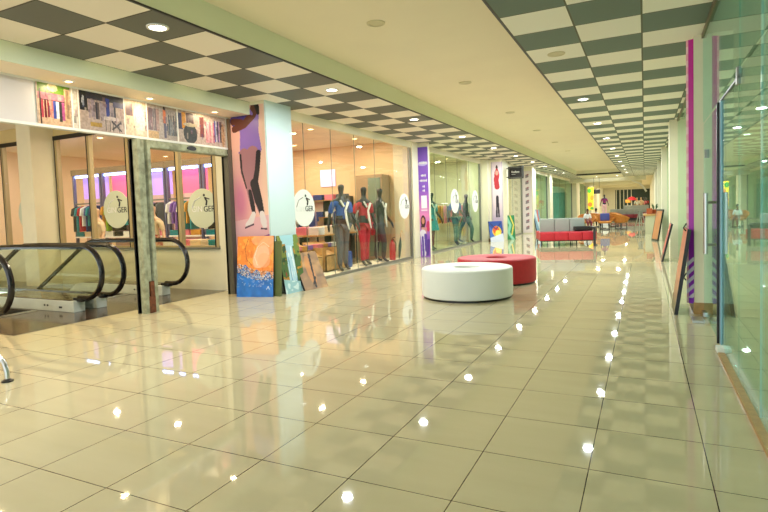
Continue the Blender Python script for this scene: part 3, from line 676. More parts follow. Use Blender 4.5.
for i, (x, y, lb) in enumerate(((-7.38, 10.55, 'nearest the waterfall painting'), (-7.42, 11.75, 'behind the blue vest mannequin'))):
    t = thing('wooden_bin', f'open wooden display bin with sloping shelf, {lb}', 'display bin', (x, y, 0), PI / 2)
    b = MB(); b.box(-.5, .5, -.35, .35, 0, .05); b.box(-.5, -.47, -.35, .35, 0, .62); b.box(.47, .5, -.35, .35, 0, .62); b.box(-.5, .5, .32, .35, 0, .75); b.box(-.5, .5, -.35, -.32, 0, .4); b.box(-.015, .015, -.35, .35, 0, .6); b.build('bin_body', WOOD, t)
    b = MB(); b.prism([(-.34, .42), (.34, .72), (.34, .74), (-.34, .44)], -.48, .48, 'x'); b.build('sloping_shelf', WOOD, t)
    rr = random.Random(90 + i)
    for k in range(4):
        m = [WHITEC, PINKC, MUST, PURPC][(k + i) % 4]
        o = stack((x - .0, y - .33 + k * .22, .60), m, f'{NAMES[m.name]} folded garments on the wooden bin {lb}', 'folded garments on the wooden bins', n=3, w=.2)
for k in range(6):
    m = [PINKC, WHITEC, GREYJ, PURPC, MUST, CREAMC][k]
    stack((-9.5 + (k % 2) * .4, 11.45 + (k // 2) * .5, .85), m, f'{NAMES[m.name]} folded pile on the white table inside the first shop', 'folded piles on the white shop table', n=6)
t = thing('display_table', 'long white display table inside the first shop', 'table', (-9.3, 11.95, 0)); b = MB(); b.box(-.5, .5, -.85, .85, .8, .85, .01); b.build('table_top', WHITE, t)
b = MB(); b.box(-.42, .42, -.75, .75, 0, .8); b.build('table_base', CREAM, t)
table((-8.1, 13.0, 0), PI / 2, 'long wooden table of folded clothes behind the red mannequin', w=2.2, d=.8, h=.9)
for k in range(10):
    m = [PINKC, WHITEC, NAVY, CREAMC, MUST, GREYJ, WHITEC, PURPC, PINKC, CREAMC][k]
    stack((-8.3 + (k % 2) * .4, 12.15 + (k // 2) * .42, .9), m, f'{NAMES[m.name]} folded pile, {ORDL[k]} on the long wooden table of the first shop', 'folded piles on the long wooden table', n=6)
shelving((-12.75, 15.05, 0), 0, 'open wooden shelving, farthest from the glass on the tan partition', 1.2)
wp = thing('picture_panel', 'small pale lilac lit panel high on the tan partition', 'panel', (-9.4, 15.27, 2.35)); b = MB(); b.box(-.28, .28, -.02, .01, 0, .55); b.build('panel_face', mat('lilac_lit_panel', (206, 196, 230), .5, emit=.8), wp)
dk = thing('grey_cabinet', 'tall grey brown cabinet against the tan partition', 'cabinet', (-7.6, 14.9, 0)); b = MB(); b.box(-.45, .45, -.2, .35, 0, 2.6, .01); b.build('cabinet_body', mat('taupe', (150, 128, 96), .5), dk); b = MB(); b.box(-.02, .4, -.215, -.2, .1, 2.5); b.build('cabinet_door', mat('sage_glass', (110, 130, 110), .2), dk)
bl = thing('blue_bag', 'bright blue bag standing behind the first window mannequins', 'bag', (-7.2, 12.45, .015), .3); b = MB(); b.box(-.16, .16, -.1, .1, 0, .42, .03); b.build('bag_body', BLUEJ, bl, smooth=True)
b = MB(); b.tube([(-.08, 0, .4), (-.07, 0, .55), (.07, 0, .55), (.08, 0, .4)], .01, 6); b.build('bag_handle', BLUEJ, bl)

# second shop: racks and warm wall light
for i, (x, y, lb) in enumerate(((-8.3, 21.6, 'nearer the glass'), (-8.0, 23.2, 'nearer the back'))):
    rack((x, y, 0), 0, f'steel clothes rack behind the green glass, {lb}', 1.8, 1.7)
    rr = random.Random(110 + i)
    for k in range(12):
        m = rr.choice([MUST, CREAMC, WHITEC, MUST, TEALC, NAVY, PINKC])
        hang((x - .75 + k * .135, y, 1.645), m, .78, PI / 2 + rr.uniform(-.25, .25), f'{NAMES[m.name]} garment, {ORDL[k]} on the green glass shop rack {lb}', f'garments behind the green glass, {lb}')
# escalators ------------------------------------------------------------
def balustrade(y, label, x_tip=-7.74, x0=-10.4, dark=.0, skirt=True):
    t = thing('escalator_balustrade', label, 'escalator side', (x_tip, y, 0))
    zc, r = .65, .42; cx = -r            # newel centre, local
    top = [(-4 - 2.66, zc + r - 2.3)]
    arc = []
    flat = x0 - x_tip
    pts = [(flat - 4.2, zc + r - 2.42), (flat - .5, zc + r - .22), (flat - .2, zc + r - .06), (flat, zc + r - .005)] + [(cx - .6 * j, zc + r) for j in (3, 2, 1)]
    pts += [(cx + r * math.sin(a), zc + r * math.cos(a)) for a in [PI * k / 14 for k in range(0, 15)]] + [(cx - .18, zc - r - .0)]
    b = MB(); b.tube([(x, 0, z) for x, z in pts], .042, 8, sx=1.0); b.build('handrail', RUBBER, t, smooth=True)
    # glass
    low = [(flat - 4.2, zc + r - 2.42 - .8), (flat - .4, .12), (cx - .05, .12)]
    inner = [(x, z - .03) if i < 7 else (cx + (x - cx) * .92, zc + (z - zc) * .92) for i, (x, z) in enumerate(pts[:-1])]
    b = MB(); b.prism(inner + low[::-1], -.008, .008, 'y'); b.build('glass_panel', GL_ESC, t)
    b = MB(); b.box(flat - .3, -.60, -.10, .10, 0, .19, .01); b.build('skirt_box', SKIRT, t)
    b = MB(); b.box(cx - .28, cx - .05, -.045, .045, .17, .235, .015); b.build('handrail_inlet', BLACK, t)
    b = MB(); b.box(-1.38, -1.34, -.103, -.099, .08, .11); b.box(-1.30, -1.26, -.103, -.099, .08, .11); b.box(-.98, -.90, -.103, -.099, .06, .09); b.build('socket', BLACK, t)
    b = MB(); b.prism([(flat - 4.2, -3.0), (flat - .3, 0), (flat - .3, .19), (flat - .5, .15), (flat - 4.2, -2.3)], -.10, .10, 'y'); b.build('sloping_skirt', SKIRT, t)
    return t
balustrade(4.30, 'nearest escalator side with black handrail, cut by the left edge')
balustrade(5.66, 'glass escalator side with black handrail loop, second from the camera')
balustrade(6.06, 'glass escalator side with black handrail loop close behind the second one')
balustrade(7.44, 'farthest escalator side, its handrail loop ending right of the rusty post')
slab('floor', 'raised brown granite strip between the two escalators', 'floor', GRANITE, (-10.7, -8.42, 5.565, 6.155, .185, .20))
slab('floor', 'raised brown granite strip beside the farthest escalator side', 'floor', GRANITE, (-10.7, -8.5, 7.35, 7.7, .185, .20))
for y0, y1, lb in ((4.42, 5.5, 'nearer'), (6.18, 7.3, 'farther')):
    t = thing('escalator_steps', f'dark grooved treads of the {lb} escalator going down to the left', 'escalator', (-9.3, (y0 + y1) / 2, 0))
    w_ = (y1 - y0) / 2 - .01
    for k in range(12):
        x1 = -.4 * k; z = -.0 if k < 3 else -.2 * (k - 2)
        b = MB(); b.box(x1 - .4, x1, -w_, w_, z - .3, z - .012)
        for j in range(14): yy = -w_ + .03 + j * (2 * w_ - .06) / 13; b.box(x1 - .39, x1 - .02, yy - .01, yy + .01, z - .012, z - .002)
        b.build('tread', COMB, t)
    b = MB(); b.box(-.04, .12, -w_, w_, -.01, .006); b.build('comb_plate', STEEL, t)
# ------------------------------------------------------------ right side
def rpillar(x0, x1, y, label, d=.75):
    return slab('pillar', label, 'pillar', CREAM, (x0, x1, y, y + d, 0, Z1))
rpillar(.575, 1.0, 8.0, 'nearest cream pillar on the right, set in the glass line')
rpillar(.59, 1.0, 15.8, 'second cream pillar on the right'); rpillar(.60, 1.0, 23.3, 'third cream pillar on the right'); rpillar(.60, 1.0, 31.0, 'fourth cream pillar on the right')
slab('trim_11', 'tan plinth of the nearest right pillar', 'plinth', BRASSW, (.565, 1.01, 7.99, 8.76, 0, .15))
slab('wall_right', 'cream wall narrowing the far right of the corridor', 'wall', CREAM, (.62, 2.5, 38.5, 80, 0, 3.62))
slab('trim_12', 'tan strip on the floor under the right glass wall', 'floor trim', BRASSW, (GX - .062, GX - .01, -4, 5.9, 0, .03))
slab('trim_13', 'brown metal channel where the right glass meets the ceiling', 'ceiling channel', mat('brown_channel', (120, 110, 78), .4, metal=.4), (GX - .02, GX + .03, -4, 8, Z1 - .05, Z1), (.76, .81, 8.75, 31, Z1 - .05, Z1))
GX2 = .78
def rglass(n, label, y0, y1, z0, z1, m=GL_DOOR):
    t = thing(f'window_{n}', label, 'window', (GX if y0 < 8.5 else GX2, y0, 0), kind='structure')
    b = MB(); b.box(-.006, .006, .004, y1 - y0 - .004, z0, z1); b.build('glass_pane', m, t)
    b = MB(); b.box(-.006, .006, -.004, .004, z0, z1); b.build('polished_edge', mat('glass_edge', (150, 206, 196), .2), t); return t
rglass(10, 'right glass wall panel nearest the camera', 2.9, 4.2, .03, 3.51); rglass(11, 'right glass wall panel behind the camera', -4, 2.9, .03, 3.51)
rglass(12, 'narrow right glass panel before the glass door', 4.2, 5.1, .03, 3.51); rglass(13, 'glass transom above the right glass doors', 5.1, 8.0, 2.46, 3.51)
rglass(14, 'right glass wall between the nearest and second pillars', 8.75, 15.8, .03, 3.51, GL_GREEN); rglass(15, 'right glass wall between the second and third pillars', 16.55, 23.3, .03, 3.51, GL_GREEN)
rglass(16, 'right glass wall between the third and fourth pillars', 24.05, 31, .03, 3.51, GL_GREEN); rglass(17, 'right glass wall beyond the fourth pillar', 31.75, 38.5, .03, 3.51, GL_GREEN)
BLUEW = mat('blue_white_seal', (150, 190, 214), .3)
d1 = thing('door_1', 'nearer glass door leaf with tall steel pull in the right glass wall', 'door', (GX, 5.1, 0), kind='structure')
b = MB(); b.box(-.006, .006, .02, 1.16, .03, 2.43); b.build('glass_panel', GL_DOOR, d1)
b = MB(); b.box(-.012, .012, .0, 1.2, 2.43, 2.447); b.build('dark_top_edge', BLACK, d1)
b = MB(); b.box(-.034, .012, 1.165, 1.2, 0.03, 2.43); b.build('dark_edge_strip', BLACK, d1)
b = MB(); b.box(-.012, .012, 1.075, 1.165, .03, 2.43); b.build('blue_seal', BLUEW, d1)
b = MB(); b.box(-.02, .02, .0, .07, 2.38, 2.52, .006); b.build('patch_fitting', GREYM, d1)
b = MB(); b.box(-.065, .03, .86, 1.0, .004, .055, .006); b.build('floor_lock', OFFW, d1)
d2 = thing('door_2', 'farther glass door leaf with tall steel pull beside the right pillar', 'door', (GX, 6.32, 0), kind='structure')
b = MB(); b.box(-.006, .006, .02, 1.6, .03, 2.43); b.build('glass_panel', GL_DOOR, d2)
b = MB(); b.box(-.012, .012, .0, .015, .03, 2.43); b.build('dark_edge_strip', BLACK, d2)
for s_ in (-1, 1):
    b = MB(); b.tube([(s_ * .095, .35, .90), (s_ * .095, .35, 1.55)], .024, 12); b.tube([(s_ * .0, .35, 1.0), (s_ * .095, .35, 1.0)], .015, 8); b.tube([(0, .35, 1.45), (s_ * .095, .35, 1.45)], .015, 8)
    b.build('pull_handle', STEEL, d2, smooth=True)
b = MB(); b.box(-.03, .03, 1.42, 1.6, .012, .07, .006); b.build('floor_pivot', STEEL, d2)
b = MB(); b.box(-.03, .03, 1.2, 1.24, 1.98, 2.08); b.build('lock_plate', GREYM, d2)
fs = thing('floor_bracket', 'flat steel plate on the floor at the foot of the nearest right pillar', 'floor plate', (.56, 7.55, 0)); b = MB(); b.box(-.05, .08, -.16, .14, 0, .03, .006); b.build('plate', STEEL, fs)
# banner on the pillar
bn = thing('banner', 'tall magenta and purple banner with slanting white stripes on the nearest right pillar', 'banner', (.492, 8.07, .13), -.45)
A = Art(30, 330, .09, 3.4, (196, 20, 150))
A.blend((150, 60, 210), 1.0 - A.Y * 1.6)
A.put(A.X < .30, (240, 170, 190)); A.put((A.X < .30) & ((A.Y * 40 % 2) < 1), (246, 200, 210))  # pink left strip and its pale bars paint a reflection into the print
st = ((A.Y * 3.4 - A.X * .09) * 8.5) % 1 < .5
A.put(st & (A.Y < .18) & (A.Y > .02), (236, 226, 240)); A.build('banner_print', bn)
b = MB(); b.box(0, .09, .001, .012, 0, 3.4); b.build('banner_board', OFFW, bn)
for z in (.3, .95): b = MB(); b.tube([(-.0, -.005, z + .1), (-.03, -.02, z + .04), (-.005, -.005, z)], .01, 6); b.build('clip', BLACK, bn)
# room beyond the right glass
slab('wall_right', 'pale cream far wall of the room behind the right glass', 'wall', CREAM, (7.9, 8, -6, 39, 0, Z1))
slab('wall_back', 'pale cream end wall of the room behind the right glass', 'wall', CREAM, (1.0, 8, 31.3, 31.4, 0, Z1))

# ------------------------------------------------------------ ottomans
def ottoman(label, m, loc, r=.775, h=.47):
    t = thing('round_ottoman', label, 'ottoman', loc)
    e = .035; prof = []
    ri = .205
    prof = [(ri, .26), (ri, h - .03)] + [(ri + .03 - .03 * math.cos(a), h - .03 + .03 * math.sin(a)) for a in (PI / 4, PI / 2)]
    prof += [(r - e + e * math.sin(a), h - e + e * math.cos(a)) for a in [PI / 2 * k / 6 for k in range(7)]] + [(r, .30), (r + .001, .16), (r - .002, .045), (r - .012, .035), (ri, .035)]
    b = MB(); b.lathe(prof + [(ri, .26)], n=96); b.build('padded_ring', m, t, smooth=True)
    b = MB(); b.lathe([(0, .24), (ri + .005, .24), (ri + .005, .27), (0, .27)], n=48); b.build('sunken_centre', m, t, smooth=True)
    b = MB(); b.lathe([(0, 0), (r - .03, 0), (r - .03, .036), (0, .036)], n=72); b.build('base', BLACK, t, smooth=True)
    b = MB(); b.tube([(math.cos(a) * (r - .012), math.sin(a) * (r - .012), h - .012) for a in [2 * PI * k / 96 for k in range(96)]], .004, 6, closed=True); b.build('piping', m, t, smooth=True)
    return t
ottoman('round white leatherette ottoman with a dimpled centre, in front of the red one', WHITEL, (-2.70, 8.70, 0), .755, .50)
ottoman('round red ottoman with a hollow centre, behind the white one', REDF, (-2.66, 10.55, 0), .765, .49)

# ------------------------------------------------------------ paintings
def painting(label, art, loc, rz, lean, group=None, edge=BLACK, roll=0):
    t = thing('painting', label, 'painting', loc, 0, group); t.rotation_euler = (-lean, 0, rz)
    t.rotation_mode = 'XYZ'
    art.build('picture_surface', t, (-art.w / 2, 0, 0.0)); b = MB(); b.box(-art.w / 2 - .003, art.w / 2 + .003, .001, .045, 0, art.h); b.build('canvas_frame', edge, t)
    return t
A = Art(86, 110, .71, 1.11, (24, 110, 196)); A.a *= (1 + A.noise((14, 18), .5))[..., None]; A.blend((10, 70, 160), A.noise((9, 12), 1))
mk = A.Y > .40 + .24 * np.maximum(0, .55 - A.X) - .12 * (A.X - .5) * (A.X > .5) - .05 * np.sin(A.X * 20)
A.put(mk, (236, 136, 44)); A.put(mk & (A.noise((12, 16), 1) > .1), (248, 160, 60)); A.put(mk & (A.noise((20, 24), 1) > .2), (220, 112, 30), .6)
A.ell(.72, .74, .22, .30, (244, 180, 136), .45, -.5); A.ell(.66, .66, .20, .2, (250, 206, 176), .45, -.4); A.ell(.74, .60, .17, .12, (240, 170, 120), .6)
A.line([(.56, .52), (.48, .66), (.56, .82), (.72, .9), (.88, .82)], .008, (252, 220, 190)); A.line([(.3, .96), (.22, .8), (.26, .62), (.4, .52)], .008, (180, 90, 30))
A.ell(.7, .93, .3, .1, (246, 176, 130), .5)
bd = np.abs(A.Y - (.40 + .22 * np.maximum(0, .55 - A.X) - .05)) < .09 - .02 * A.X; nz = A.rng.rand(*A.X.shape)
A.put(bd & (nz > .42), (14, 26, 44)); A.put(bd & (nz > .72), (226, 226, 220)); A.put(bd & (nz > .9), (230, 170, 110))
A.put((np.abs(A.Y - .26) < .1) & (nz > .96), (200, 220, 236)); A.line([(.82, .12), (.86, .17), (.9, .12)], .006, (210, 226, 240))
A.a = np.clip(A.a, 0, 1)
painting('orange and blue abstract painting with a speckled band, leaning on the leggings poster', A, (-6.375, 7.67, .0), .25, .14)
A = Art(50, 100, .60, 1.10, (70, 104, 50)); A.rect(0, 1, .80, 1, (160, 206, 214)); A.put((A.Y > .62) & (A.X < .32 - .3 * (A.Y - .62) * 1.6), (120, 130, 40)); A.put((A.Y > .62) & (A.X > .68 + .3 * (A.Y - .62)), (110, 134, 50))
A.put((A.noise((8, 12), 1) > .15) & ((A.X < .35) | (A.X > .68)) & (A.Y < .85), (180, 130, 40)); A.put((A.noise((10, 16), 1) > .2) & ((A.X < .35) | (A.X > .68)) & (A.Y < .85), (40, 70, 34)); A.put((A.noise((6, 9), 1) > .25) & (A.X < .3) & (A.Y < .8), (150, 50, 40))
A.put((A.X > .36 - .1 * (1 - A.Y)) & (A.X < .66) & (A.Y < .82), (176, 212, 226)); A.put((A.noise((24, 6), 1) > .1) & (A.X > .38) & (A.X < .64) & (A.Y < .8), (220, 236, 240)); A.put((A.noise((20, 5), 1) > .2) & (A.X > .36) & (A.X < .66) & (A.Y < .62), (110, 160, 190))
A.put(A.Y < .2 - .1 * (A.X - .5), (156, 200, 206)); A.put((A.Y < .2) & (A.noise((10, 20), 1) > .15), (210, 232, 232))
painting('waterfall painting between the orange one and the brown one', A, (-5.95, 8.38, .0), PI / 2 - .07, .17)
A = Art(50, 70, .66, .78, (150, 116, 84)); A.blend((196, 150, 96), A.noise((5, 6), 1.6) + .3); A.blend((104, 84, 66), A.noise((7, 9), 1.6)); A.ell(.5, .5, .16, .4, (214, 140, 70), .6)
A.line([(.50, .06), (.56, .4), (.60, .62), (.66, .92)], [.04, .03, .045, .04], (44, 34, 34)); A.line([(.44, .14), (.6, .3)], .03, (44, 34, 34)); A.a = np.clip(A.a, 0, 1)
painting('brown painting with a dark upright streak, leaning right of the waterfall', A, (-5.80, 8.86, .0), 1.40, .43)
gb = thing('olive_upright', 'narrow olive green upright sheet behind the waterfall painting', 'painting', (-6.02, 7.84, 0)); gb.rotation_euler = (-.08, 0, .0); b = MB(); b.box(-.1, .1, 0, .03, 0, 1.0); b.build('olive_sheet', mat('olive_matt', (96, 108, 62), .7), gb)  # narrow olive box filling the gap between the orange and waterfall paintings
A = Art(40, 60, .62, .9, (40, 70, 150)); A.put(A.X + A.Y < .8, (70, 110, 190)); A.ell(.55, .5, .34, .26, (236, 190, 40)); A.ell(.5, .56, .24, .2, (220, 90, 40)); A.ell(.62, .4, .2, .16, (246, 220, 90)); A.put(A.Y < .2 + .2 * A.X, (210, 216, 230)); A.line([(.1, .9), (.5, .6), (.9, .9)], .03, (30, 40, 90))
painting('blue, yellow and orange abstract painting leaning on the red figure poster', A, (-5.66, 22.75, .0), .7, .22)
A = Art(34, 60, .5, 1.1, (40, 130, 80)); A.line([(.2, 1), (.6, .6), (.4, .3), (.8, 0)], .12, (140, 200, 170)); A.line([(.6, 1), (.9, .6), (.7, .2)], .05, (230, 210, 90)); A.line([(.1, .6), (.3, .2)], .06, (20, 80, 60))
painting('green abstract painting leaning beside the black signed shop door', A, (-5.45, 24.2, .0), .5, .14)
A = Art(30, 60, .5, 1.3, (120, 150, 170)); A.line([(.2, 1), (.5, .5), (.8, 0)], .2, (190, 210, 214)); A.line([(.7, 1), (.6, .5)], .1, (200, 90, 60))
painting('pale blue painting leaning by the patterned white banner', A, (-5.1, 29.9, .0), 1.1, .2)
A = Art(60, 60, .75, 1.12, (226, 150, 110)); A.blend((236, 190, 120), A.noise((4, 5), 1.8)); A.blend((120, 110, 70), 1.3 - A.Y * 3 + A.noise((6, 6), .6)); A.blend((220, 90, 80), A.Y * 2 - 1.3); A.a = np.clip(A.a, 0, 1)
painting('black edged sunset coloured painting leaning on the nearest right pillar', A, (.335, 8.25, .0), -PI / 2, .14)
A = Art(60, 60, .75, .95, (214, 110, 96)); A.blend((180, 60, 60), A.noise((4, 5), 2)); A.put(A.Y < .2, (150, 120, 100)); A.a = np.clip(A.a, 0, 1)
painting('reddish painting with black back leaning before the second right pillar', A, (.36, 15.2, .0), -PI / 2, .23)
A = Art(60, 60, .8, 1.2, (196, 130, 80)); A.blend((150, 90, 60), A.noise((4, 5), 2)); A.put(A.X < .06, (30, 26, 26)); A.put(A.X > .94, (30, 26, 26)); A.put(A.Y < .05, (30, 26, 26)); A.put(A.Y > .95, (30, 26, 26)); A.a = np.clip(A.a, 0, 1)
painting('brown picture in a black frame leaning before the third right pillar', A, (.32, 22.9, .0), -PI / 2 + .25, .17)

# ------------------------------------------------------------ banners and posters farther on
bn = thing('banner', 'narrow purple and pink banner with a seated long haired figure on the first cream pillar', 'banner', (-6.355, 15.70, 0))
A = Art(46, 300, .33, 3.42, (150, 90, 200)); A.blend((236, 140, 200), 1 - np.abs(A.Y - .38) * 5); A.blend((60, 30, 130), A.Y * 5 - 4.2); A.blend((110, 80, 200), (A.Y > .6) * .5)
A.ell(.45, .85, .5, .02, (200, 190, 240), .8)
A.rect(.22, .78, .445, .56, (246, 240, 250)); A.rect(.2, .8, .42, .435, (246, 220, 240))
A.ell(.35, .325, .26, .055, (60, 30, 36)); A.ell(.34, .33, .15, .03, (206, 140, 116)); A.ell(.3, .27, .2, .03, (60, 30, 36)); A.ell(.85, .28, .2, .05, (210, 60, 110)); A.rect(.15, .7, .2, .27, (210, 150, 150))
A.line([(.3, .22), (.4, .12), (.35, .02)], [.3, .26, .2], (226, 220, 240)); A.line([(.55, .2), (.6, .06)], .14, (96, 70, 170)); A.line([(.25, .18), (.3, .0)], .1, (96, 70, 170)); A.line([(.85, .15), (.7, .02)], .14, (96, 60, 160))
A.build('banner_print', bn, (0, 0, 0)); b = MB(); b.box(0, .33, .002, .02, 0, 3.42); b.build('banner_board', OFFW, bn)
b = MB()
for z, n_ in ((2.93, 6), (2.54, 4), (2.38, 6), (2.2, 2), (2.07, 2)):
    for j in range(n_): x_ = .165 + (j - (n_ - 1) / 2) * .042; b.prism([(x_ + .016 * math.cos(q * PI / 4), z + (.03 + .014 * (j % 2)) * math.sin(q * PI / 4)) for q in range(8)], -.006, -.001, 'y')
b.build('blurred_lettering', WHITE, bn)
ps = thing('poster', 'tall pale poster with a red dressed figure on the second cream pillar', 'poster', (-6.08, 23.33, 0))
A = Art(40, 240, .5, 3.4, (224, 206, 214)); A.blend((176, 150, 200), 1 - A.Y * 2.2); A.ell(.5, .93, .09, .03, (60, 34, 30)); A.ell(.5, .83, .22, .075, (196, 60, 70)); A.line([(.5, .9), (.42, .78), (.5, .68)], [.1, .2, .22], (186, 50, 60)); A.ell(.5, .86, .14, .03, (230, 180, 160), .7)
A.line([(.46, .56), (.42, .3)], .07, (50, 44, 60)); A.line([(.54, .56), (.62, .3)], .07, (50, 44, 60)); A.rect(0, .1, 0, 1, (190, 176, 190)); A.rect(.9, 1, 0, 1, (190, 176, 190))
A.build('poster_print', ps, (.06, 0, .04))
bn = thing('banner', 'white banner with a repeated dark motif near the sofa', 'banner', (-5.9, 29.38, .05))
A = Art(40, 200, .5, 3.3, (226, 214, 216))
for k in range(9): A.ell(.5, .08 + k * .105, .16, .028, (110, 90, 110), .8, .9); A.ell(.58, .1 + k * .105, .12, .012, (150, 70, 90), .8, .4); A.ell(.4, .06 + k * .105, .1, .012, (120, 110, 120), .8, .4)
A.build('banner_print', bn, (0, 0, 0))
sb = thing('projecting_sign', 'black rectangular shop sign projecting over the narrow glass door', 'sign', (-5.74, 24.95, 2.75))
b = MB(); b.box(.10, .80, -.05, .05, 0, .56, .01); b.build('sign_box', BLACK, sb)
b = MB(); b.box(.17, .73, -.056, -.05, .06, .50); b.build('sign_face', mat('dark_sign_face', (40, 36, 38), .3), sb)
b = MB(); b.box(.14, .76, -.058, -.052, .5, .52); b.box(.14, .76, -.058, -.052, .04, .06); b.box(.14, .16, -.058, -.052, .04, .52); b.box(.74, .76, -.058, -.052, .04, .52); b.build('thin_border', GREYM, sb)
b = MB(); b.box(0, .12, -.015, .015, .06, .1); b.box(0, .12, -.015, .015, .46, .5); b.build('bracket', BLACK, sb)
b = MB()
for j in range(7): x_ = .27 + j * .052; b.box(x_, x_ + .036, -.062, -.057, .27, .30 + (.06 if j in (0, 3) else .03))
for j in range(6): x_ = .27 + j * .03; b.box(x_, x_ + .02, -.062, -.057, .19, .215)
b.build('blurred_lettering', WHITE, sb)
yb = thing('banner', 'hanging yellow and green banner at the far left', 'banner', (-3.95, 44.5, 1.0))
A = Art(20, 60, .42, 1.75, (236, 210, 40)); A.ell(.3, .85, .35, .1, (60, 150, 50)); A.ell(.7, .55, .3, .12, (240, 140, 40)); A.ell(.4, .25, .4, .1, (240, 120, 50)); A.ell(.7, .08, .3, .06, (60, 160, 60)); A.build('banner_print', yb)
b = MB(); b.box(0, .42, .002, .03, 0, 1.75); b.box(.18, .24, .03, .06, -.95, 1.75); b.box(0, .42, -.1, .25, -.97, -.94); b.build('banner_stand', GREYM, yb)
bs = thing('hanging_sign', 'small black sign hanging from the far ceiling', 'sign', (-3.35, 45, 2.25)); b = MB(); b.box(-.25, .25, -.04, .04, 0, .33, .01); b.build('sign_box', BLACK, bs)
b = MB(); b.tube([(-.2, 0, .33), (-.2, 0, 1.26)], .01, 6); b.tube([(.2, 0, .33), (.2, 0, 1.26)], .01, 6); b.build('hanging_rod', DARK, bs)

# ------------------------------------------------------------ sofa bench
bz = thing('double_sided_sofa', 'red seated bench with grey upholstered middle back and black legs', 'sofa', (-2.68, 20.95, 0), .27); bz.scale = (.95, 1, 1)
for k in range(4):
    x0 = -1.02 + k * .51
    b = MB(); b.box(x0 + .004, x0 + .506, -.80, -.09, .20, .50, .03, 3); b.build('red_seat_cushion', REDL, bz, smooth=True)
    b = MB(); b.box(x0 + .004, x0 + .506, .09, .80, .20, .50, .03, 3); b.build('rear_seat_cushion', REDL, bz, smooth=True)
for k in range(3):
    x0 = -.95 + k * .56
    b = MB(); b.box(x0 + .004, x0 + .556, -.12, .12, .46, .98, .04, 3); b.build('grey_back_cushion', GREYL, bz, smooth=True)
b = MB(); b.box(-1.0, 1.0, -.76, .76, .17, .21); b.build('frame', BLACK, bz)
for x in (-.96, -.32, .32, .96):
    for y in (-.7, .7): b = MB(); b.tube([(x, y, 0), (x, y, .2)], .022, 8); b.build('leg', BLACK, bz)
tb = thing('black_armrest_table', 'black tray table standing over the right end of the red bench', 'tray table', (-1.98, 20.80, 0), .27)
b = MB(); b.box(-.35, .28, -.12, .28, .52, .68, .03); b.build('tray_top', BLACK, tb); b = MB(); b.box(.16, .24, -.80, -.74, 0, .66); b.box(.16, .24, -.80, .1, .62, .66); b.build('upright', DARK, tb)

# ------------------------------------------------------------ wicker chairs, people
def wicker(label, loc, rz, cushion=None):
    t = thing('wicker_armchair', label, 'armchair', loc, rz, 'orange wicker armchairs in the far seating area'); t.scale = (1.02, 1.02, 1.0)
    b = MB(); b.lathe([(0, .36), (.30, .36), (.36, .40), (.36, .46), (.30, .49), (0, .49)], n=24, sy=.95); b.build('seat', WICKER, t, smooth=True)
    b = MB()
    for k in range(7):
        z = .48 + k * .065; rr = .36 + .02 * k
        b.tube([(rr * math.cos(a), rr * math.sin(a), z - .22 * (1 - math.sin(a)) * (k / 7)) for a in [PI * (-.12 + 1.24 * j / 16) for j in range(17)]], .036, 6)
    b.build('curved_back', WICKER, t, smooth=True)
    b = MB(); b.lathe([(0, .02), (.28, .02), (.28, .06), (0, .06)], n=20); b.build('base_ring', BLACK, t)
    for a in (.7, 2.4, 3.9, 5.5): b = MB(); b.tube([(.3 * math.cos(a), .3 * math.sin(a), 0), (.26 * math.cos(a), .26 * math.sin(a), .37)], .02, 6); b.build('leg', BLACK, t)
    if cushion: b = MB(); b.box(-.24, .24, .14, .26, .5, .92, .05, 3); b.build('back_cushion', cushion, t, smooth=True)
    return t
wicker('orange wicker armchair with a blue back cushion', (-2.02, 32.7, 0), 0.05, BLUEC)
wicker('orange wicker armchair nearest the silver folding stand', (-1.2, 33.0, 0), 2.3)
wicker('orange wicker armchair holding the person in white at the left', (-3.0, 33.3, 0), .3)
wicker('orange wicker armchair behind the blue cushioned one', (-2.75, 36.2, 0), 2.9)
wicker('orange wicker armchair behind the one nearest the silver folding stand', (-1.75, 37.0, 0), 3.0)
for k, (x, y) in enumerate(((-2.3, 34.9),)):
    t = thing('round_cafe_table', 'small round brown table among the wicker armchairs', 'table', (x, y, 0)); b = MB(); b.lathe([(0, .62), (.4, .62), (.4, .66), (0, .66)], n=24); b.build('table_top', WICKER, t); b = MB(); b.lathe([(.03, .02), (.03, .62)], n=10); b.lathe([(0, 0), (.22, 0), (.22, .02), (0, .02)], n=20); b.build('pedestal', BLACK, t)

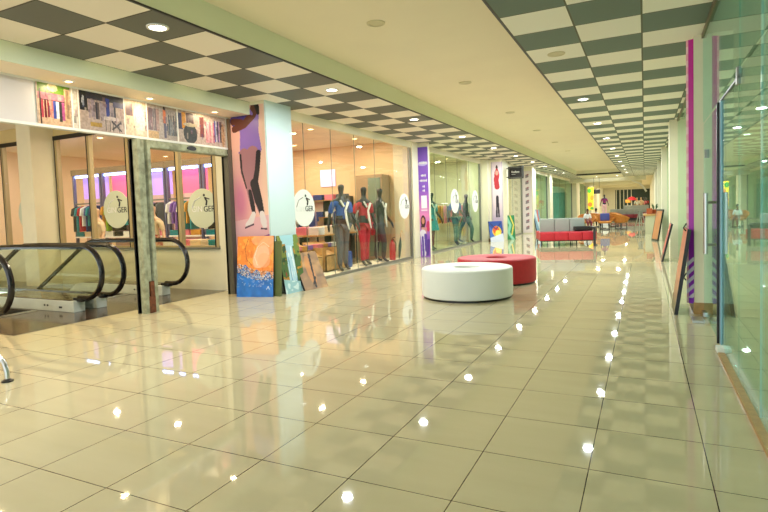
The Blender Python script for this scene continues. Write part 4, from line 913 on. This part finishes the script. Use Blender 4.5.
def person(label, loc, rz, shirt, trous, pose='sit'):
    t = thing('person', label, 'person', loc, rz); t.scale = (.84, .84, .84)
    if pose == 'sit':
        hz = .56; T = [(0, .02, hz, (.15, .12)), (0, .06, hz + .2, (.13, .10)), (0, .04, hz + .40, (.16, .10)), (0, .02, hz + .50, (.09, .07)), (0, -.01, hz + .58, .05), (0, -.03, hz + .66, .06), (0, -.05, hz + .74, (.075, .09)), (0, -.04, hz + .82, (.066, .075))]
        L = lambda s: [(0, .02, hz, .1), (s * .09, -.12, hz - .02, .085), (s * .12, -.46, hz - .02, .06), (s * .12, -.50, .12, .042), (s * .12, -.50, .06, .035), (s * .12, -.62, .035, .03)]
        AR = lambda s: [(0, .02, hz + .50, .07), (s * .18, .02, hz + .46, .052), (s * .23, -.02, hz + .2, .04), (s * .14, -.24, hz + .12, .032), (s * .11, -.31, hz + .10, .026), (s * .10, -.36, hz + .09, .014)]
    else:
        hz = .9; T = [(0, 0, hz, (.14, .10)), (0, 0, hz + .2, (.125, .09)), (0, -.01, hz + .40, (.16, .10)), (0, -.02, hz + .49, (.10, .07)), (0, -.03, hz + .57, .05), (0, -.045, hz + .64, .055), (0, -.06, hz + .71, (.074, .088)), (0, -.055, hz + .79, (.064, .074))]
        def L(s):
            d = .22 * s; return [(0, 0, hz, .1), (s * .08, -d * .3, hz - .08, .085), (s * .09, -d * .9, .48, .058), (s * .09, -d * 1.3 + (.08 if s < 0 else 0), .1, .04), (s * .09, -d * 1.3, .05, .034), (s * .09, -d * 1.3 - .14, .03, .026)]
        AR = lambda s: [(0, -.02, hz + .49, .07), (s * .17, -.01, hz + .46, .05), (s * .22, s * .1, hz + .2, .04), (s * .23, s * .16 - .06, hz - .02, .03), (s * .22, s * .17 - .08, hz - .09, .024), (s * .22, s * .17 - .10, hz - .16, .014)]
    skin('body', [T, L(1), L(-1), AR(1), AR(-1)], SKIN, t)
    g = lambda ch, d: [(x, y, z, (r + d if not isinstance(r, tuple) else (r[0] + d, r[1] + d))) for x, y, z, r in ch]
    skin('shirt', [g(T[:4], .018), g(AR(1)[:3], .016), g(AR(-1)[:3], .016)], shirt, t)
    skin('trousers', [g([T[0]], .014) + g(L(1)[1:4], .014), g(L(-1)[:4], .014)], trous, t)
    hx, hy, hzz = T[-2][0], T[-2][1], T[-2][2]
    b = MB(); b.ball((hx, hy + .025, hzz + .05), .1, (.86, 1, .95)); b.ball((hx, hy + .07, hzz - .03), .075, (.9, .6, 1.1)); b.build('hair', HAIR, t, smooth=True)
    for (q, rr_, sc_, nm_) in (((hx, hy - .095, hzz - .01), .018, (.7, 1, 1.3), 'nose'), ((hx - .075, hy, hzz), .02, (.4, 1, 1.4), 'ear'), ((hx + .075, hy, hzz), .02, (.4, 1, 1.4), 'ear')): b = MB(); b.ball(q, rr_, sc_); b.build(nm_, SKIN, t, smooth=True)
    for q in (-.03, .03): b = MB(); b.ball((hx + q, hy - .082, hzz + .012), .011); b.build('eye', BLACK, t)
    b = MB(); b.ball((hx, hy - .085, hzz - .048), .02, (1.2, .5, .35)); b.build('mouth', MAROON, t)
    for s in (1, -1):
        hnd = AR(s)[-1]; b = MB()
        for j in range(4): b.tube([(hnd[0] + (j - 1.5) * .017, hnd[1], hnd[2]), (hnd[0] + (j - 1.5) * .019, hnd[1] - .035, hnd[2] - .02), (hnd[0] + (j - 1.5) * .018, hnd[1] - .05 + .004 * abs(j - 1.5), hnd[2] - .045)], [.009, .008, .006], 6)
        b.tube([(hnd[0] - s * .025, hnd[1], hnd[2] + .02), (hnd[0] - s * .045, hnd[1] - .03, hnd[2] + .0)], [.01, .007], 6); b.build('fingers', SKIN, t, smooth=True)
    return t
person('person with dark hair and white top sitting in the left wicker armchair', (-2.98, 33.2, 0), .4, WHITEC, mat('dark_red_trousers', (110, 30, 44), .7))
person('dark haired person in white sitting behind the blue cushioned armchair', (-2.75, 36.2, 0), 2.9, WHITEC, BLK)
t = thing('folding_stand', 'silver folding A-shaped stand on the open floor before the counter', 'stand', (-.20, 31.9, 0), .5)
for sy2 in (-1, 1):
    for sx2 in (-1, 1): b = MB(); b.tube([(sx2 * .20, sy2 * .26, 0), (sx2 * .05, sy2 * .03, 1.0)], .022, 8); b.build('leg', STEEL, t, smooth=True)
    b = MB(); b.tube([(-.15, sy2 * .18, .35), (.15, sy2 * .18, .35)], .014, 6); b.tube([(-.1, sy2 * .1, .7), (.1, sy2 * .1, .7)], .014, 6); b.build('cross_bar', STEEL, t)
b = MB(); b.box(-.14, .14, -.05, .05, .96, 1.04, .01); b.box(-.09, .09, -.015, .015, .6, .97); b.build('top_plate', GREYM, t)

# reception counter, plant
ct = thing('reception_counter', 'pale counter with a wooden top at the right of the corridor', 'counter', (.30, 28.3, 0))
b = MB(); b.box(-.28, .3, -.5, .9, 0, .84); b.build('counter_body', mat('pale_grey_green', (196, 194, 160), .5), ct); b = MB(); b.box(-.36, .3, -.56, .96, .84, .92, .01); b.build('counter_top', WOOD, ct)
pp = thing('potted_plant', 'small green plant in a terracotta pot on the counter', 'plant', (.42, 28.2, .92)); b = MB(); b.lathe([(0, 0), (.09, 0), (.13, .2), (.11, .2), (.08, .04), (0, .04)], n=20); b.build('pot', TERRA, pp, smooth=True)
b = MB(); rr = random.Random(2)
for k in range(26):
    a = rr.uniform(0, 6.28); l = rr.uniform(.1, .2); c = Vector((.05 * math.cos(a), .05 * math.sin(a), .2)); e = c + Vector((l * .6 * math.cos(a), l * .6 * math.sin(a), rr.uniform(.1, .3))); b.tube([c, (c + e) / 2 + Vector((0, 0, .05)), e], [.006, .028, .004], 5, sx=.4)
b.build('leaves', GREENP, pp)
bx = thing('brown_box', 'brown box on the reception counter', 'box', (.2, 28.0, .92)); b = MB(); b.box(-.12, .12, -.1, .1, 0, .24, .01); b.box(-.125, .125, -.105, .105, .22, .26); b.build('box_body', TERRA, bx)

# far end
t = thing('far_sofa', 'long grey backed sofa with maroon seat at the far end', 'sofa', (-1.45, 50, 0), .1)
for k in range(4): b = MB(); b.box(-1.2 + k * .62, -.6 + k * .62, -.8, -.1, .2, .5, .04); b.build('maroon_seat', MAROON, t, smooth=True); b = MB(); b.box(-1.2 + k * .62, -.6 + k * .62, -.1, .1, .45, .95, .04); b.build('grey_back', GREYL, t, smooth=True)
b = MB(); b.box(-1.1, 1.2, -.7, .1, 0, .2); b.build('frame', BLACK, t)
t = thing('far_sofa', 'short grey sofa end at the far right of the corridor', 'sofa', (-.75, 57, 0), -.1)
b = MB(); b.box(-1.1, 1.1, -.1, .1, .45, 1.2, .05); b.build('grey_back', GREYL, t, smooth=True); b = MB(); b.box(-1.1, 1.1, -.8, -.1, .0, .5, .04); b.build('maroon_seat', MAROON, t, smooth=True)
slab('wall_back', 'dark green shop front closing the far end of the corridor', 'wall', mat('dark_green_front', (34, 56, 44), .5), (-3.5, .62, 78, 78.2, 0, 3.3))
slab('wall_back', 'cream wall beside the dark shop front at the far end', 'wall', CREAM, (-4.9, -3.5, 78, 78.2, 0, 3.62))
slab('wall_back', 'cream band above the dark shop front', 'wall', CREAM, (-4.9, .62, 77.9, 78.2, 3.2, 3.62))
for k in range(5): slab(f'trim_{40 + k}', f'cream mullion on the dark far shop front, {("first", "second", "third", "fourth", "fifth")[k]} from the left', 'mullion', CREAM, (-3.4 + k * .45, -3.32 + k * .45, 77.8, 78, 0, 3.2))
cn = thing('red_canopy', 'small red and yellow kiosk umbrella at the far end', 'umbrella', (-1.2, 62, 0)); b = MB(); b.lathe([(0, 2.12), (.3, 2.0), (.55, 1.72), (.5, 1.7), (0, 2.05)], n=12); b.build('canopy', REDF, cn); b = MB(); b.lathe([(.03, 0), (.03, 2.05)], n=8); b.lathe([(0, 0), (.4, 0), (.4, .06), (0, .06)], n=16); b.build('pole', WHITE, cn)
b = MB(); b.box(-.6, -.1, -.45, -.3, 1.45, 1.8, .05); b.build('yellow_valance', MUST, cn)
for k, (x, m, nm) in enumerate(((.05, WHITEC, 'white'), (.45, CREAMC, 'cream'), (.72, PINKC, 'pink'), (.95, REDC, 'red'))):
    mannequin(f'{nm} dressed mannequin in the far end shop row, {("leftmost", "second from the left", "third from the left", "rightmost")[k]}', (x - .8, 66 + k * .6, .0), 0, MANC if k < 2 else MANQ, m, m, 1.12, arms=(.02, .02))
mannequin('mannequin in a red and purple top and pale pink trousers at the far left', (-2.5, 40.2, .62), 0, MANQ, mat('red_purple_cloth', (170, 40, 90), .7, rgb2=(90, 40, 120), scale=12), mat('pale_pink_cloth', (232, 186, 186), .7), .82)
b = MB(); b.box(-.3, .3, -.3, .3, 0, .62, .01); o = b.build('display_plinth', WHITE, loc=(-2.5, 40.2, 0)); tag(o, 'white display plinth under the red and purple mannequin', 'plinth')
t = thing('white_ceiling_duct', 'curved white pipe hanging under the far ceiling', 'duct', (-.7, 50, 3.2)); b = MB(); b.tube([(-.3, 0, .42), (-.2, 0, .1), (0, 0, 0), (.35, 0, -.15), (.6, 0, -.45), (.85, 0, -.85)], .07, 8); b.build('pipe', WHITE, t, smooth=True)
# teal curtains
TC = mat('teal_curtain', (110, 170, 170), .7, noise=.25, scale=3)
def curtain(label, x, y0, y1, m, z1=3.0, xo=0):
    b = MB(); n = 60; pts = [(x + .06 * math.sin(k * 1.3), y0 + (y1 - y0) * k / n) for k in range(n + 1)]
    b.prism([(p[0], p[1]) for p in pts] + [(p[0] - .02, p[1]) for p in pts[::-1]], .05, z1, 'z'); o = b.build('curtain', m, smooth=True); tag(o, label, 'curtain'); return o
curtain('teal curtain behind the far teal glass front', -6.15, 38.4, 48.2, TC, 2.9)
curtain('pale green curtain behind the green glass front near the sofa', -6.4, 30.8, 36.5, mat('pale_green_curtain', (150, 196, 160), .7, noise=.2, scale=3), 3.3)
# third shop contents
rack((-7.0, 27.0, 0), PI / 2, 'steel clothes rack inside the narrow glass door shop', 2.2, 1.9)
rr = random.Random(5)
for k in range(14):
    m = rr.choice([MUST, CREAMC, GREYJ, DKGREEN, TEALC, WHITEC]); hang((-7.0, 26.1 + k * .135, 1.845), m, .78, rr.uniform(-.2, .2), f'{NAMES[m.name]} garment, {ORDL[k]} on the rack in the narrow door shop', 'garments in the narrow door shop')
# waiting bench foot
wb = thing('waiting_bench', 'chrome legged waiting bench, only its foot shows at the left edge', 'bench', (-5.39, 2.90, 0))
b = MB(); b.tube([(0, 0, .012), (0, 0, .09), (-.03, 0, .17), (-.12, -.01, .26), (-.34, -.02, .34), (-.62, 0, .36), (-.86, .0, .26), (-.92, 0, .1), (-.93, 0, .012)], .022, 10); b.tube([(-.48, 0, .34), (-.48, 0, .40)], .03, 8); b.build('leg', STEEL, wb, smooth=True)
b = MB(); b.lathe([(0, 0), (.05, 0), (.05, .012), (.02, .03), (0, .03)], n=20); b.lathe([(0, 0), (.05, 0), (.05, .012), (.02, .03), (0, .03)], (-.93, 0, 0), n=20); b.build('foot_pad', BLACK, wb, smooth=True)
b = MB(); b.box(-.52, -.44, -2.0, .1, .36, .42); b.build('beam', STEEL, wb)
for k in range(3): b = MB(); b.box(-.86, -.40, -.62 - k * .6, -.06 - k * .6, .42, .45, .01); b.box(-.92, -.88, -.62 - k * .6, -.06 - k * .6, .45, .88, .01); b.build('seat', GREYM, wb)

# ------------------------------------------------------------ ceiling fittings
ORD = ['first', 'second', 'third', 'fourth', 'fifth', 'sixth', 'seventh', 'eighth', 'ninth', 'tenth', 'eleventh', 'twelfth']
def downlight(x, y, z, label, group, P, col=(.90, .97, 1.), r=.088, lm=LAMP, on=True, far=False):
    t = thing('downlight', label, 'ceiling light', (x, y, z), group=group)
    b = MB(); b.lathe([(r + .03, 0), (r + .028, -.012), (r, -.014), (r, .0)], n=28); b.build('trim_ring', WHITE if on else LAMPOFF, t, smooth=True)
    b = MB(); b.lathe([(0, -.008), (r, -.008), (r, -.004), (0, -.004)], n=28); b.build('lamp_disc', lm if on else LAMPOFF, t)
    if on and P: area(0, 0, -.02, r * 1.9, P, col, parent=t)
    return t
for k in range(-1, 10):
    y = 4.317 + .725 * 5 * k
    downlight(-4.745, y, Z1, f'lit downlight in the left checkered ceiling, {ORD[k] + " in view from the camera" if k >= 0 else "just behind the camera"}', 'left ceiling downlights', PMAIN)
for k in range(-1, 9):
    y = 11.48 + .725 * 5 * k
    downlight(-1.08, y, Z1, f'lit downlight in the right checkered ceiling, {ORD[k] + " beyond the round vent" if k >= 0 else "seen before the round vent, at the round speaker"}' if k >= 0 else 'round beige ceiling fitting in the nearest white right panel', 'right ceiling downlights', PMAIN, on=(k >= 0))
for k in range(6):
    downlight(-3.07, 6.3 + 3.82 * k, 3.88, f'unlit round fitting in the raised middle ceiling, {ORD[k]} from the camera', 'unlit fittings in the raised ceiling', 0, on=False, r=.09)
for k, y in enumerate((2.1, 3.4, 4.67, 5.96, 7.35)):
    downlight(-6.8, y, 3.33, f'small warm downlight in the soffit above the shop sign, {("out at the left", "second from the left end", "above the start of the photographs", "above the orange garment photograph", "nearest the leggings poster")[k]}', 'small soffit downlights', 6, (1, .8, .5), r=.045, lm=LAMPW)
for k, (x, y) in enumerate(((-9.0, 6.8), (-10.6, 5.4), (-8.6, 3.4), (-12.5, 3.0))):
    downlight(x, y, 3.85, f'warm downlight over the escalator landing, {("near the steel frame", "near the landing pillar", "above the near floor", "deep at the left")[k]}', 'landing downlights', PLAND, (1, .76, .42), r=.08, lm=LAMPW)
n = 0
for (x, y) in ((-8.4, 9.4), (-10.4, 9.4), (-12.6, 9.4), (-14.8, 9.4), (-7.6, 11.6), (-9.6, 12.0), (-7.6, 13.9), (-9.8, 14.0), (-12.5, 12.6), (-14.8, 13.5)):
    downlight(x, y, 3.62, f'warm downlight inside the first clothes shop, {ORD[n]} from the escalator corner', 'downlights of the first clothes shop', PSHOP, (1, .86, .64), r=.07, lm=LAMPW); n += 1
for k, (x, y) in enumerate(((-7.6, 17.2), (-7.6, 19.6), (-7.6, 22.0), (-9.8, 18.4), (-9.8, 21.2))):
    downlight(x, y, 3.62, f'downlight inside the green glass shop, {ORD[k]}', 'downlights of the green glass shop', PSHOP, (1, .93, .72), r=.07, lm=LAMPW)
for k, (x, y) in enumerate(((-7.6, 26.5), (-7.8, 33.5), (-7.8, 41))):
    downlight(x, y, 3.62, f'downlight inside the far left shops, {ORD[k]} along', 'downlights of the far left shops', PSHOP * 1.5, (.95, 1, .85), r=.07)
for k, (x, y) in enumerate(((3, 3), (3, 9), (3, 15), (3, 21), (3, 27), (5.8, 6), (5.8, 12), (5.8, 18), (5.8, 24))):
    downlight(x, y, Z1, f'downlight in the room behind the right glass, {ORD[k]}', 'downlights behind the right glass', PRIGHT, (.9, 1, .88), r=.1)
for k, (x, y) in enumerate(((-3.4, 52), (-1.6, 52), (-3.4, 60), (-1.6, 60), (-3.0, 68), (-1.4, 68), (-3.2, 43.5), (-1.8, 43.5), (-2.2, 74))):
    z = 3.5 if y < 46 else 3.62
    downlight(x, y, z, f'bright downlight at the far end of the corridor, {ORD[k]}', 'far end downlights', PMAIN * 1.3, (1, .97, .8), r=.1)
SC.render.film_transparent = False
